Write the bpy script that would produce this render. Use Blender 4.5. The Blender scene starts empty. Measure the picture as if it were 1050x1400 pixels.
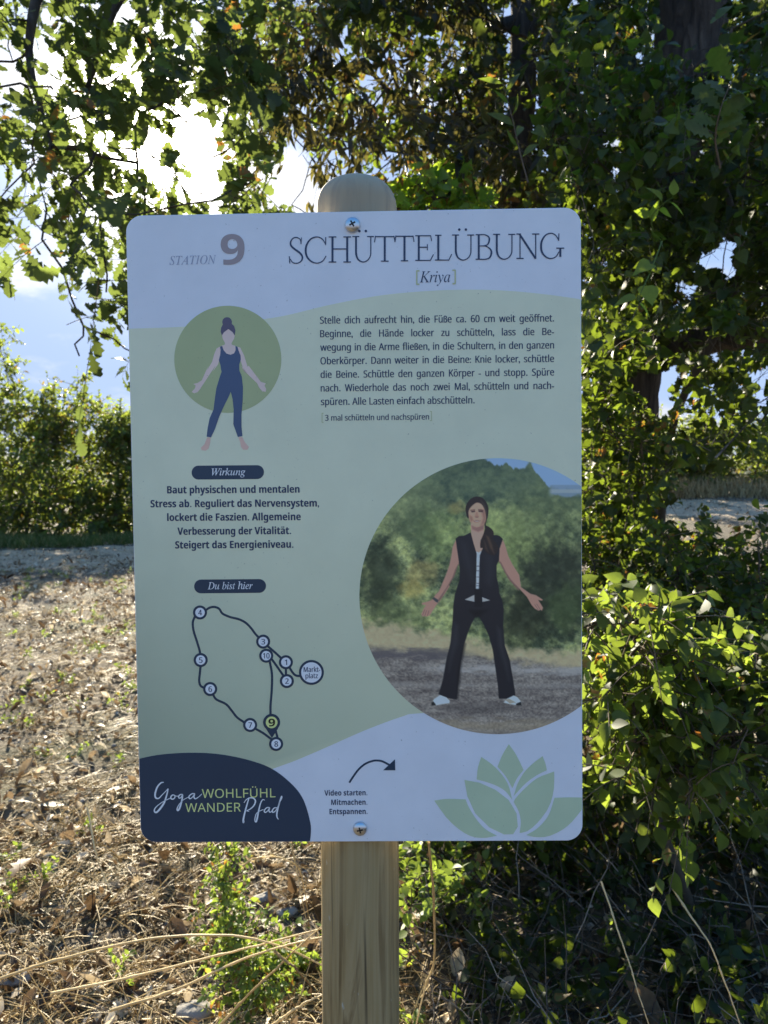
import bpy, math, random
import numpy as np
from mathutils import Vector
random.seed(7)
RNG = np.random.default_rng(11)
SC = bpy.context.scene
COL = SC.collection
PI = math.pi

# ------------------------------------------------------------------ camera, sky, sun, exposure
F = 971.0                                   # focal length in pixels of a 1050 x 1400 picture
PITCH = math.radians(1.96)
CAM = np.array([0.0, 0.0, 1.5])
FWD = np.array([0, math.cos(PITCH), -math.sin(PITCH)])
UPV = np.array([0, math.sin(PITCH), math.cos(PITCH)])
RGT = np.array([1.0, 0, 0])
cam = bpy.data.objects.new('camera', bpy.data.cameras.new('camera'))
COL.objects.link(cam)
cam.location = CAM
cam.rotation_euler = (PI / 2 - PITCH, 0, 0)
cam.data.sensor_fit = 'VERTICAL'
cam.data.sensor_height = 36.0
cam.data.lens = 36.0 * F / 1400.0
cam.data.clip_start = 0.02
cam.data.clip_end = 2000
cam.data.dof.use_dof = True
cam.data.dof.focus_distance = 0.95
cam.data.dof.aperture_fstop = (cam.data.lens / 1000) / 0.0026
SC.camera = cam

SUN_EL, SUN_AZ = math.radians(25.0), math.radians(-18.2)      # azimuth from +Y towards +X
SUN = np.array([math.sin(SUN_AZ) * math.cos(SUN_EL), math.cos(SUN_AZ) * math.cos(SUN_EL), math.sin(SUN_EL)])
w = bpy.data.worlds.new('World')
SC.world = w
w.use_nodes = True
def N(nt, typ, **kw):
    n = nt.nodes.new(typ)
    for k, v in kw.items():
        if k.startswith('i_'):
            n.inputs[k[2:].replace('_', ' ')].default_value = v
        elif k.startswith('n_'):
            n.inputs[int(k[2:])].default_value = v
        else:
            setattr(n, k, v)
    return n
def math_node(nt, op, a, b=None, clamp=False):
    n = nt.nodes.new('ShaderNodeMath'); n.operation = op; n.use_clamp = clamp
    for i, v in enumerate((a, b)):
        if v is None: continue
        if isinstance(v, (int, float)): n.inputs[i].default_value = v
        else: nt.links.new(v, n.inputs[i])
    return n.outputs[0]
def ramp(nt, fac, stops, interp='LINEAR'):
    r = nt.nodes.new('ShaderNodeValToRGB'); r.color_ramp.interpolation = interp
    while len(r.color_ramp.elements) < len(stops): r.color_ramp.elements.new(0.5)
    for e, (p, c) in zip(r.color_ramp.elements, stops):
        e.position = p; e.color = (*c, 1)
    nt.links.new(fac, r.inputs[0])
    return r.outputs[0]
def mix(nt, fac, a, b, blend='MIX'):
    m = nt.nodes.new('ShaderNodeMix'); m.data_type = 'RGBA'; m.blend_type = blend
    for s, v in ((0, fac), (6, a), (7, b)):
        if isinstance(v, (int, float)): m.inputs[s].default_value = v
        elif isinstance(v, tuple): m.inputs[s].default_value = (*v, 1)
        else: nt.links.new(v, m.inputs[s])
    return m.outputs[2]
def build_world():
    nt = w.node_tree
    bg = nt.nodes['Background']
    sky = nt.nodes.new('ShaderNodeTexSky'); sky.sky_type = 'NISHITA'
    sky.sun_disc = False; sky.sun_elevation = SUN_EL; sky.sun_rotation = SUN_AZ
    sky.altitude = 200; sky.air_density = 1.0; sky.dust_density = 0.7; sky.ozone_density = 2.5
    hs = N(nt, 'ShaderNodeHueSaturation'); hs.inputs['Saturation'].default_value = 1.25; nt.links.new(sky.outputs[0], hs.inputs['Color'])
    sp = N(nt, 'ShaderNodeSeparateColor'); nt.links.new(mix(nt, 1.0, hs.outputs[0], (0.9, 0.98, 1.85), 'MULTIPLY'), sp.inputs[0])
    sc = N(nt, 'ShaderNodeCombineColor')
    for i in range(3):                       # gentle shoulder: the air near the sun stays below the burn-out of the disc itself
        v = sp.outputs[i]
        nt.links.new(math_node(nt, 'DIVIDE', v, math_node(nt, 'SQRT', math_node(nt, 'ADD', math_node(nt, 'POWER', math_node(nt, 'MULTIPLY', v, 1 / (0.85, 1.12, 1.7)[i]), 2.0), 1.0))), sc.inputs[i])
    tc = nt.nodes.new('ShaderNodeTexCoord')
    mp = N(nt, 'ShaderNodeMapping'); mp.inputs['Scale'].default_value = (1, 1, 2.6)
    nt.links.new(tc.outputs['Generated'], mp.inputs[0])
    nz = N(nt, 'ShaderNodeTexNoise', i_Scale=3.2, i_Detail=7.0, i_Roughness=0.58)
    nt.links.new(mp.outputs[0], nz.inputs['Vector'])
    # how near the sun a direction looks
    dt = N(nt, 'ShaderNodeVectorMath', operation='DOT_PRODUCT'); dt.inputs[1].default_value = tuple(SUN)
    nt.links.new(tc.outputs['Generated'], dt.inputs[0])
    d = math_node(nt, 'MAXIMUM', dt.outputs['Value'], 0.0)
    wide = math_node(nt, 'POWER', d, 14.0)
    core = math_node(nt, 'POWER', d, 500.0)
    # broken cloud, thicker towards the sun
    th = math_node(nt, 'ADD', nz.outputs[0], math_node(nt, 'MULTIPLY', wide, 0.1))
    cl = N(nt, 'ShaderNodeMapRange', interpolation_type='SMOOTHSTEP'); cl.inputs[1].default_value = 0.52; cl.inputs[2].default_value = 0.66
    nt.links.new(th, cl.inputs[0])
    sx = N(nt, 'ShaderNodeSeparateXYZ'); nt.links.new(tc.outputs['Generated'], sx.inputs[0])
    ahead = N(nt, 'ShaderNodeMapRange'); ahead.inputs[1].default_value = -0.1; ahead.inputs[2].default_value = 0.55
    nt.links.new(sx.outputs[1], ahead.inputs[0])
    lum = math_node(nt, 'ADD', math_node(nt, 'MULTIPLY', wide, 0.5), 1.45)
    cc = N(nt, 'ShaderNodeCombineColor')
    nt.links.new(lum, cc.inputs[0]); nt.links.new(math_node(nt, 'MULTIPLY', lum, 1.02), cc.inputs[1]); nt.links.new(math_node(nt, 'MULTIPLY', lum, 1.08), cc.inputs[2])
    col = mix(nt, math_node(nt, 'MULTIPLY', math_node(nt, 'MULTIPLY', cl.outputs[0], ahead.outputs[0]), 0.85), sc.outputs[0], cc.outputs[0])
    gl = N(nt, 'ShaderNodeCombineColor')
    g = math_node(nt, 'ADD', math_node(nt, 'MULTIPLY', core, 45.0), math_node(nt, 'MULTIPLY', math_node(nt, 'POWER', d, 90.0), 1.6))
    nt.links.new(g, gl.inputs[0]); nt.links.new(math_node(nt, 'MULTIPLY', g, 0.93), gl.inputs[1]); nt.links.new(math_node(nt, 'MULTIPLY', g, 0.8), gl.inputs[2])
    col = mix(nt, 1.0, col, gl.outputs[0], 'ADD')
    nt.links.new(col, bg.inputs['Color'])
    bg.inputs['Strength'].default_value = 0.10
build_world()
sl = bpy.data.lights.new('sun', 'SUN'); sl.energy = 2.9; sl.angle = math.radians(0.53); sl.color = (1.0, 0.9, 0.7)
so = bpy.data.objects.new('sun', sl); COL.objects.link(so)
so.rotation_euler = Vector(-SUN).to_track_quat('-Z', 'Y').to_euler()
SC.view_settings.view_transform = 'Standard'
SC.view_settings.look = 'None'
SC.view_settings.exposure = 2.65
SC.view_settings.gamma = 1.0
SC.cycles.max_bounces = 10
SC.cycles.transmission_bounces = 6
SC.cycles.diffuse_bounces = 5

# ------------------------------------------------------------------ helpers
def W(px, py, depth):
    """world point seen at a pixel of the photograph at a depth along the view axis (arrays allowed)"""
    px, py, depth = np.broadcast_arrays(np.asarray(px, float), np.asarray(py, float), np.asarray(depth, float))
    x = (px - 525) / F; y = (700 - py) / F
    return CAM + depth[..., None] * (x[..., None] * RGT + y[..., None] * UPV + FWD)
def to_px(P):
    q = P - CAM
    d = q @ FWD
    return 525 + F * (q @ RGT) / d, 700 - F * (q @ UPV) / d, d
def nrm(v): return v / np.maximum(np.linalg.norm(v, axis=-1, keepdims=True), 1e-9)
def lin(c):
    c = np.asarray(c, float) / 255.0
    return np.where(c <= 0.04045, c / 12.92, ((c + 0.055) / 1.055) ** 2.4)

def link(name, me, mat=None, parent=None, loc=None):
    o = bpy.data.objects.new(name, me); COL.objects.link(o)
    if mat is not None: me.materials.append(mat)
    if parent is not None: o.parent = parent
    if loc is not None: o.location = loc
    return o
def mesh_np(name, V, faces, smooth=True, tint=None, colors=None):
    """faces: list of (n,k) index arrays"""
    me = bpy.data.meshes.new(name)
    V = np.asarray(V, np.float32)
    faces = [np.asarray(f, np.int32) for f in faces if len(f)]
    loops = np.concatenate([f.ravel() for f in faces])
    tot = np.concatenate([np.full(len(f), f.shape[1], np.int32) for f in faces])
    st = np.concatenate([[0], np.cumsum(tot)[:-1]]).astype(np.int32)
    me.vertices.add(len(V)); me.vertices.foreach_set('co', V.ravel())
    me.loops.add(len(loops)); me.loops.foreach_set('vertex_index', loops)
    me.polygons.add(len(tot)); me.polygons.foreach_set('loop_start', st); me.polygons.foreach_set('loop_total', tot)
    me.update(calc_edges=True)
    if smooth: me.polygons.foreach_set('use_smooth', np.ones(len(tot), bool))
    if tint is not None:
        a = me.attributes.new('tint', 'FLOAT', 'POINT'); a.data.foreach_set('value', np.asarray(tint, np.float32))
    if colors is not None:
        a = me.attributes.new('print_color', 'FLOAT_COLOR', 'POINT')
        c = np.ones((len(V), 4), np.float32); c[:, :3] = colors
        a.data.foreach_set('color', c.ravel())
    me.validate()
    return me
def thing(name, label, cat, loc=(0, 0, 0), group=None):
    o = bpy.data.objects.new(name, None); COL.objects.link(o)
    o.location = loc; o.empty_display_size = 0.1
    o['label'] = label; o['category'] = cat
    if group: o['group'] = group
    return o
def tag(o, label=None, cat=None, group=None, kind=None):
    for k, v in (('label', label), ('category', cat), ('group', group), ('kind', kind)):
        if v: o[k] = v
    return o

# ------------------------------------------------------------------ materials
def new_mat(name):
    m = bpy.data.materials.new(name); m.use_nodes = True
    nt = m.node_tree
    return m, nt, nt.nodes['Principled BSDF']
def leaf_mat(name, dark, mid, lite, trans, tmix=0.45, rough=0.5, spec=0.35):
    m, nt, bs = new_mat(name)
    at = N(nt, 'ShaderNodeAttribute', attribute_name='tint')
    tc = nt.nodes.new('ShaderNodeTexCoord')
    nz = N(nt, 'ShaderNodeTexNoise', i_Scale=60.0, i_Detail=2.0)
    nt.links.new(tc.outputs['Object'], nz.inputs['Vector'])
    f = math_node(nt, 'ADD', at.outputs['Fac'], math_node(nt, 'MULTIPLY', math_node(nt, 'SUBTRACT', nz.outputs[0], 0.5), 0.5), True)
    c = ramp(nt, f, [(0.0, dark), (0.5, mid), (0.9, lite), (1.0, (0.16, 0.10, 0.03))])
    nt.links.new(c, bs.inputs['Base Color'])
    bs.inputs['Roughness'].default_value = rough; bs.inputs['Specular IOR Level'].default_value = spec
    tr = nt.nodes.new('ShaderNodeBsdfTranslucent')
    tcol = ramp(nt, f, [(0.0, tuple(x * 0.55 for x in trans)), (0.6, trans), (0.92, tuple(min(1, x * 1.35) for x in trans)), (1.0, (0.4, 0.16, 0.03))])
    nt.links.new(tcol, tr.inputs[0])
    ms = nt.nodes.new('ShaderNodeMixShader'); ms.inputs[0].default_value = tmix
    nt.links.new(bs.outputs[0], ms.inputs[1]); nt.links.new(tr.outputs[0], ms.inputs[2])
    nt.links.new(ms.outputs[0], nt.nodes['Material Output'].inputs[0])
    return m
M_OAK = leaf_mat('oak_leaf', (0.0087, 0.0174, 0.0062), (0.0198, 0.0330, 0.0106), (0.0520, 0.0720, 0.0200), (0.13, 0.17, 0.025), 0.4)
M_OAKSUN = leaf_mat('sunlit_oak_leaf', (0.0124, 0.0236, 0.0074), (0.0264, 0.0429, 0.0132), (0.0640, 0.0880, 0.0240), (0.19, 0.25, 0.05), 0.45)  # brighter copy of the oak leaf; sun glow put into its colour
M_VINE = leaf_mat('vine_leaf', (0.0081, 0.0174, 0.0062), (0.0198, 0.0383, 0.0106), (0.0520, 0.0840, 0.0200), (0.22, 0.3, 0.025), 0.42)
M_DOG = leaf_mat('dogwood_leaf', (0.0099, 0.0223, 0.0062), (0.0264, 0.0515, 0.0119), (0.0640, 0.1000, 0.0240), (0.32, 0.42, 0.05), 0.46)
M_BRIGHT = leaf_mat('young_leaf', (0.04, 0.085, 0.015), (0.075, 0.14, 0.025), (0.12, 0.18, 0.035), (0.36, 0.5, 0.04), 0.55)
M_DROOP = leaf_mat('drooping_leaf', (0.0124, 0.0136, 0.0081), (0.0231, 0.0244, 0.0119), (0.0560, 0.0520, 0.0200), (0.17, 0.15, 0.035), 0.4)
M_HEDGE = leaf_mat('hedge_leaf', (0.02, 0.035, 0.012), (0.05, 0.075, 0.02), (0.11, 0.14, 0.035), (0.33, 0.41, 0.055), 0.48)
M_WEED = leaf_mat('weed_leaf', (0.05, 0.085, 0.02), (0.1, 0.16, 0.035), (0.17, 0.22, 0.05), (0.3, 0.4, 0.05))
def tint_mat(name, stops, rough=0.8, trans=None, bump=0.0, spec=0.3):
    m, nt, bs = new_mat(name)
    at = N(nt, 'ShaderNodeAttribute', attribute_name='tint')
    tc = nt.nodes.new('ShaderNodeTexCoord')
    nz = N(nt, 'ShaderNodeTexNoise', i_Scale=70.0, i_Detail=4.0)
    nt.links.new(tc.outputs['Object'], nz.inputs['Vector'])
    f = math_node(nt, 'ADD', at.outputs['Fac'], math_node(nt, 'MULTIPLY', math_node(nt, 'SUBTRACT', nz.outputs[0], 0.5), 0.35), True)
    c = ramp(nt, f, stops); nt.links.new(c, bs.inputs['Base Color'])
    bs.inputs['Roughness'].default_value = rough; bs.inputs['Specular IOR Level'].default_value = spec
    if bump:
        b = N(nt, 'ShaderNodeBump', i_Strength=bump, i_Distance=0.01); nt.links.new(nz.outputs[0], b.inputs['Height']); nt.links.new(b.outputs[0], bs.inputs['Normal'])
    if trans:
        tr = nt.nodes.new('ShaderNodeBsdfTranslucent'); nt.links.new(c, tr.inputs[0])
        ms = nt.nodes.new('ShaderNodeMixShader'); ms.inputs[0].default_value = trans
        nt.links.new(bs.outputs[0], ms.inputs[1]); nt.links.new(tr.outputs[0], ms.inputs[2])
        nt.links.new(ms.outputs[0], nt.nodes['Material Output'].inputs[0])
    return m
M_LITTER = tint_mat('dead_leaf', [(0, (0.045, 0.027, 0.014)), (0.3, (0.16, 0.1, 0.052)), (0.55, (0.36, 0.275, 0.17)), (0.8, (0.6, 0.5, 0.35)), (1, (0.78, 0.69, 0.54))], 0.5, 0.3)
M_STRAW = tint_mat('straw', [(0, (0.2, 0.125, 0.05)), (0.5, (0.46, 0.335, 0.15)), (1, (0.7, 0.56, 0.3))], 0.45, 0.3)
M_GRASS = tint_mat('grass_blade', [(0, (0.07, 0.12, 0.025)), (0.6, (0.16, 0.22, 0.05)), (1, (0.4, 0.36, 0.15))], 0.6, 0.45)
M_STONE = tint_mat('stone', [(0, (0.16, 0.145, 0.13)), (0.5, (0.3, 0.28, 0.25)), (1, (0.48, 0.45, 0.4))], 0.85, None, 0.4)
M_TWIG = tint_mat('twig_bark', [(0, (0.045, 0.034, 0.025)), (0.5, (0.1, 0.075, 0.052)), (1, (0.22, 0.18, 0.13))], 0.85)
M_DEADTWIG = tint_mat('dead_twig', [(0, (0.035, 0.028, 0.023)), (0.6, (0.09, 0.073, 0.06)), (1, (0.3, 0.25, 0.2))], 0.8)
def bark_mat():
    m, nt, bs = new_mat('bark')
    tc = nt.nodes.new('ShaderNodeTexCoord')
    mp = N(nt, 'ShaderNodeMapping'); mp.inputs['Scale'].default_value = (9, 9, 1.6)
    nt.links.new(tc.outputs['Object'], mp.inputs[0])
    nz = N(nt, 'ShaderNodeTexNoise', i_Scale=3.0, i_Detail=8.0, i_Roughness=0.65, i_Distortion=0.6)
    nt.links.new(mp.outputs[0], nz.inputs['Vector'])
    c = ramp(nt, nz.outputs[0], [(0.3, (0.022, 0.016, 0.012)), (0.52, (0.07, 0.053, 0.04)), (0.72, (0.13, 0.105, 0.08))])
    nt.links.new(c, bs.inputs['Base Color']); bs.inputs['Roughness'].default_value = 0.9
    b = N(nt, 'ShaderNodeBump', i_Strength=1.0, i_Distance=0.03); nt.links.new(nz.outputs[0], b.inputs['Height']); nt.links.new(b.outputs[0], bs.inputs['Normal'])
    return m
M_BARK = bark_mat()

# ------------------------------------------------------------------ vegetation tools
def leaf_template(st, fold=0.25, droop=0.18):
    """st: (y, half width) from base to tip"""
    V = []; q = []; t = []
    n = len(st)
    for y, hw in st:
        z = -droop * y * y
        V += [(0, y, z), (-hw, y - 0.02, z + fold * hw), (hw, y - 0.02, z + fold * hw)]
    for i in range(n - 1):
        a, b = 3 * i, 3 * i + 3
        q += [(a, b, b + 1, a + 1), (a, a + 2, b + 2, b)]
    return np.array(V, float), np.array(q)
T_OVATE = leaf_template([(0, .012), (.14, .012), (.2, .13), (.34, .27), (.52, .29), (.72, .2), (.88, .085), (1, .004)])
T_HEART = leaf_template([(0, .01), (.16, .012), (.15, .2), (.28, .36), (.45, .36), (.64, .26), (.83, .11), (1, .004)], 0.3, 0.25)
T_LANCE = leaf_template([(0, .01), (.1, .02), (.3, .11), (.55, .13), (.8, .07), (1, .004)], 0.4, 0.25)
T_OAK = leaf_template([(0, .012), (.08, .015), (.16, .1), (.23, .06), (.34, .2), (.42, .11), (.54, .28), (.61, .16), (.73, .31), (.82, .19), (.93, .2), (1, .05)], 0.2, 0.2)
T_SMALL = leaf_template([(0, .02), (.3, .27), (.65, .26), (1, .01)], 0.3, 0.2)
T_CURL = leaf_template([(0, .02), (.2, .2), (.5, .3), (.8, .17), (1, .01)], 0.9, -0.5)
T_CURL_OAK = leaf_template([(0, .015), (.15, .11), (.24, .07), (.36, .22), (.46, .12), (.6, .3), (.7, .17), (.85, .24), (1, .04)], 0.7, 0.5)

def leaves(T, pos, d, nh, scale, tint):
    V, q = T
    n = len(pos)
    d = nrm(d); x = nrm(np.cross(d, nh)); z = np.cross(x, d)
    k = len(V)
    wj = RNG.uniform(0.8, 1.2, n)
    P = pos[:, None, :] + scale[:, None, None] * (V[None, :, 0:1] * wj[:, None, None] * x[:, None, :] + V[None, :, 1:2] * d[:, None, :] + V[None, :, 2:3] * RNG.uniform(0.2, 1.9, n)[:, None, None] * z[:, None, :])
    Q = (q[None] + (np.arange(n) * k)[:, None, None]).reshape(-1, q.shape[1])
    return P.reshape(-1, 3), Q, np.repeat(tint, k)
def tubes(P, R, S=4):
    """P (n,k,3) R (n,k)"""
    n, k, _ = P.shape
    t = np.zeros_like(P); t[:, 1:-1] = P[:, 2:] - P[:, :-2]; t[:, 0] = P[:, 1] - P[:, 0]; t[:, -1] = P[:, -1] - P[:, -2]
    t = nrm(t)
    ref = np.where(np.abs(t[:, :1, 2:3]) < 0.9, np.array([0, 0, 1.0]), np.array([1.0, 0, 0]))
    u = nrm(np.cross(t, np.broadcast_to(ref, t.shape))); v = np.cross(t, u)
    a = np.arange(S) * 2 * PI / S
    V = P[:, :, None] + R[:, :, None, None] * (np.cos(a)[None, None, :, None] * u[:, :, None] + np.sin(a)[None, None, :, None] * v[:, :, None])
    i = np.arange(k - 1)[:, None] * S; j = np.arange(S)[None]; j2 = (j + 1) % S
    q = np.stack(np.broadcast_arrays(i + j, i + j2, i + S + j2, i + S + j), -1).reshape(-1, 4)
    Q = (q[None] + (np.arange(n) * k * S)[:, None, None]).reshape(-1, 4)
    return V.reshape(-1, 3), Q
def join(parts):
    """parts: list of (V, Q, tint) -> one"""
    V = []; Q = []; T = []; o = 0
    for v, q, t in parts:
        V.append(v); Q.append(q + o); T.append(t); o += len(v)
    return np.concatenate(V), np.concatenate(Q), np.concatenate(T)
def spline(pts, n):
    """Catmull-Rom through points"""
    p = np.asarray(pts, float)
    p = np.vstack([2 * p[0] - p[1], p, 2 * p[-1] - p[-2]])
    m = len(p) - 3
    out = []
    for s in np.linspace(0, m - 1e-6, n):
        i = int(s); t = s - i
        a, b, c, d = p[i:i + 4]
        out.append(0.5 * (2 * b + (c - a) * t + (2 * a - 5 * b + 4 * c - d) * t * t + (3 * b - a - 3 * c + d) * t ** 3))
    return np.array(out)
def big_tube(pts, radii, S=14, n=30, rough=0.12):
    c = spline(np.column_stack([pts, radii]), n)
    P, R = c[:, :3], np.maximum(c[:, 3], 0.003)
    V, Q = tubes(P[None], R[None], S)
    # bark lumps
    V = V.reshape(n, S, 3); cen = P[:, None]
    a = np.arange(S) * 2 * PI / S
    k = 1 + rough * (np.sin(3 * a + 1.3)[None] * 0.5 + RNG.normal(0, 0.5, (n, S)) * 0.5 + np.sin(np.arange(n) * 0.9)[:, None] * 0.35)
    V = cen + (V - cen) * k[..., None]
    return V.reshape(-1, 3), Q, np.full(n * S, 0.3)
def skeleton(roots, att, r_tip=0.004, cap=0.06, path_w=0.25):
    """join attractor points to the root nodes one after another, like limbs; returns branch tubes and each attractor's parent direction"""
    nodes = [np.asarray(r, float) for r in roots]; par = [-1] * len(nodes); plen = [0.0] * len(nodes)
    A = np.asarray(att, float)
    base = np.array(nodes)
    order = np.argsort(np.min(np.linalg.norm(A[:, None] - base[None], axis=2), axis=1))
    arr = np.zeros((len(nodes) + len(A), 3)); arr[:len(nodes)] = base
    pl = np.zeros(len(arr)); c = len(nodes); idx = {}
    for i in order:
        dist = np.linalg.norm(arr[:c] - A[i], axis=1)
        j = int(np.argmin(dist + path_w * pl[:c]))
        arr[c] = A[i]; pl[c] = pl[j] + dist[j]; par.append(j); idx[i] = c; c += 1
    rad = np.full(c, 0.0)
    acc = np.zeros(c)
    for i in range(c - 1, len(nodes) - 1, -1):
        rad[i] = max(acc[i], r_tip ** 2.3) ** (1 / 2.3)
        acc[par[i]] += rad[i] ** 2.3
    for i in range(len(nodes)): rad[i] = acc[i] ** (1 / 2.3) if acc[i] > 0 else 0.0
    rad = np.minimum(rad, cap)
    P = []; R = []
    for i in range(len(nodes), c):
        a, b = arr[par[i]], arr[i]
        L = np.linalg.norm(b - a)
        m1 = a + (b - a) * 0.35 + RNG.normal(0, 0.06, 3) * L; m2 = a + (b - a) * 0.7 + RNG.normal(0, 0.06, 3) * L
        P.append([a, m1, m2, b]); r0 = min(rad[par[i]], rad[i] * 1.35) if par[i] >= len(nodes) else rad[i] * 1.5
        R.append([r0, rad[i] * 1.12, rad[i] * 1.04, rad[i]])
    dirs = np.zeros_like(A)
    for i in range(len(A)): dirs[i] = arr[idx[i]] - arr[par[idx[i]]]
    V, Q = tubes(np.array(P), np.array(R), 6)
    n0 = len(nodes); j = np.arange(6); j2 = (j + 1) % 6
    br = [np.stack([(par[i] - n0) * 24 + 18 + j, (par[i] - n0) * 24 + 18 + j2, (i - n0) * 24 + j2, (i - n0) * 24 + j], -1) for i in range(n0, c) if par[i] >= n0]
    if br: Q = np.concatenate([Q] + br)
    return (V, Q, RNG.uniform(0, 1, len(V)) * 0.5), nrm(dirs)
def foliage(centers, dirs, ntw, T, size, L=0.3, M=9, droop=0.25, spread=0.9, hang=0.3, tint=(0.15, 0.8), r=0.0018, cull=None, flat=0.7):
    """twigs at each centre with leaves set along them; returns twig tubes and leaves"""
    idx = np.repeat(np.arange(len(centers)), ntw)
    n = len(idx)
    c = centers[idx] + RNG.normal(0, 0.025, (n, 3)) * (L / 0.3)
    d = nrm(dirs[idx] * 0.55 + RNG.normal(0, 1, (n, 3)) * spread)
    ll = RNG.uniform(0.55, 1.15, n) * L
    s = np.linspace(0, 1, 5)
    P = c[:, None] + d[:, None] * (ll[:, None] * s)[..., None] + np.array([0, 0, -1.0]) * (droop * ll[:, None] * s ** 2)[..., None]
    tv, tq = tubes(P, np.broadcast_to(r * np.linspace(1.3, 0.5, 5), (n, 5)), 3)
    tt = np.repeat(RNG.uniform(0.2, 0.9, n), 15)
    ts = np.clip(np.linspace(0.25, 1.0, M)[None] + RNG.uniform(-0.05, 0.05, (n, M)), 0, 1)
    base = c[:, None] + d[:, None] * (ll[:, None] * ts)[..., None] + np.array([0, 0, -1.0]) * (droop * ll[:, None] * ts ** 2)[..., None]
    side = nrm(np.cross(d, RNG.normal(0, 1, (n, 3))))
    sgn = np.where(np.arange(M) % 2 == 0, 1.0, -1.0)
    ld = d[:, None] * 0.5 + side[:, None] * sgn[None, :, None] * 0.9 + RNG.normal(0, 0.35, (n, M, 3)); ld[..., 2] -= hang
    nh = RNG.normal(0, 0.6, (n, M, 3)); nh[..., 2] += flat
    sc = size * RNG.uniform(0.4, 1.28, (n, M))
    tn = np.clip(RNG.uniform(*tint, n)[:, None] + RNG.normal(0, 0.12, (n, M)), 0, 0.97)
    tn = np.where(RNG.uniform(0, 1, tn.shape) < 0.012, 1.0, tn)
    pos, ld, nh, sc, tn = base.reshape(-1, 3), ld.reshape(-1, 3), nh.reshape(-1, 3), sc.ravel(), tn.ravel()
    if cull is not None:
        k = cull(pos + nrm(ld) * sc[:, None] * 0.5); pos, ld, nh, sc, tn = pos[k], ld[k], nh[k], sc[k], tn[k]
        k2 = cull(P[:, 3]) & cull(P[:, 1])
        keep = np.repeat(k2, 15); remap = np.cumsum(keep) - 1
        fq = np.repeat(k2, 12); tv, tt, tq = tv[keep], tt[keep], remap[tq[fq]]
    return (tv, tq, tt), leaves(T, pos, ld, nh, sc, tn)
def put_foliage(name, tw, lf, mat, parent=None, loc=(0, 0, 0)):
    V, Q, t = join([tw, lf])
    o = link(name, mesh_np(name, V - np.asarray(loc, float), [Q], True, t), mat, parent)
    o.data.materials.append(M_TWIG)
    mi = np.zeros(len(Q), np.int32); mi[:len(tw[1])] = 1
    o.data.polygons.foreach_set('material_index', mi)
    return o
def put(name, data, mat, parent=None, loc=(0, 0, 0)):
    V, Q, t = data
    return link(name, mesh_np(name, V - np.asarray(loc, float), [Q], True, t), mat, parent)

# ------------------------------------------------------------------ ground
def sstep(a, b, x):
    t = np.clip((x - a) / (b - a), 0, 1); return t * t * (3 - 2 * t)
def _hash(i, j, s):
    v = np.sin(i * 127.1 + j * 311.7 + s * 74.7) * 43758.5453
    return v - np.floor(v)
def vnoise(x, y, s=0):
    i, j = np.floor(x), np.floor(y); fx, fy = x - i, y - j
    fx = fx * fx * (3 - 2 * fx); fy = fy * fy * (3 - 2 * fy)
    a, b, c, d = _hash(i, j, s), _hash(i + 1, j, s), _hash(i, j + 1, s), _hash(i + 1, j + 1, s)
    return (a * (1 - fx) + b * fx) * (1 - fy) + (c * (1 - fx) + d * fx) * fy
def fbm(x, y, s=0, o=4):
    r = 0; a = 0.5; t = 0
    for k in range(o):
        r = r + a * vnoise(x * 2 ** k, y * 2 ** k, s + k * 3.1); t += a; a *= 0.5
    return r / t
def ground_z(x, y):
    x = np.asarray(x, float); y = np.asarray(y, float)
    far = np.clip(y - 4, 0, 30)
    z = 0.033 * far
    z = z + sstep(0.6, 4.0, x) * 0.05 * np.clip(y - 2.5, 0, 16)
    z = z + sstep(0.25, 1.6, x) * sstep(0.6, 1.4, y) * 0.16
    z = z + (fbm(x * 1.6, y * 1.6, 3) - 0.5) * 0.09 + (fbm(x * 7, y * 7, 5, 3) - 0.5) * 0.035 * np.exp(-np.hypot(x, y) / 12)
    return z
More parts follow.
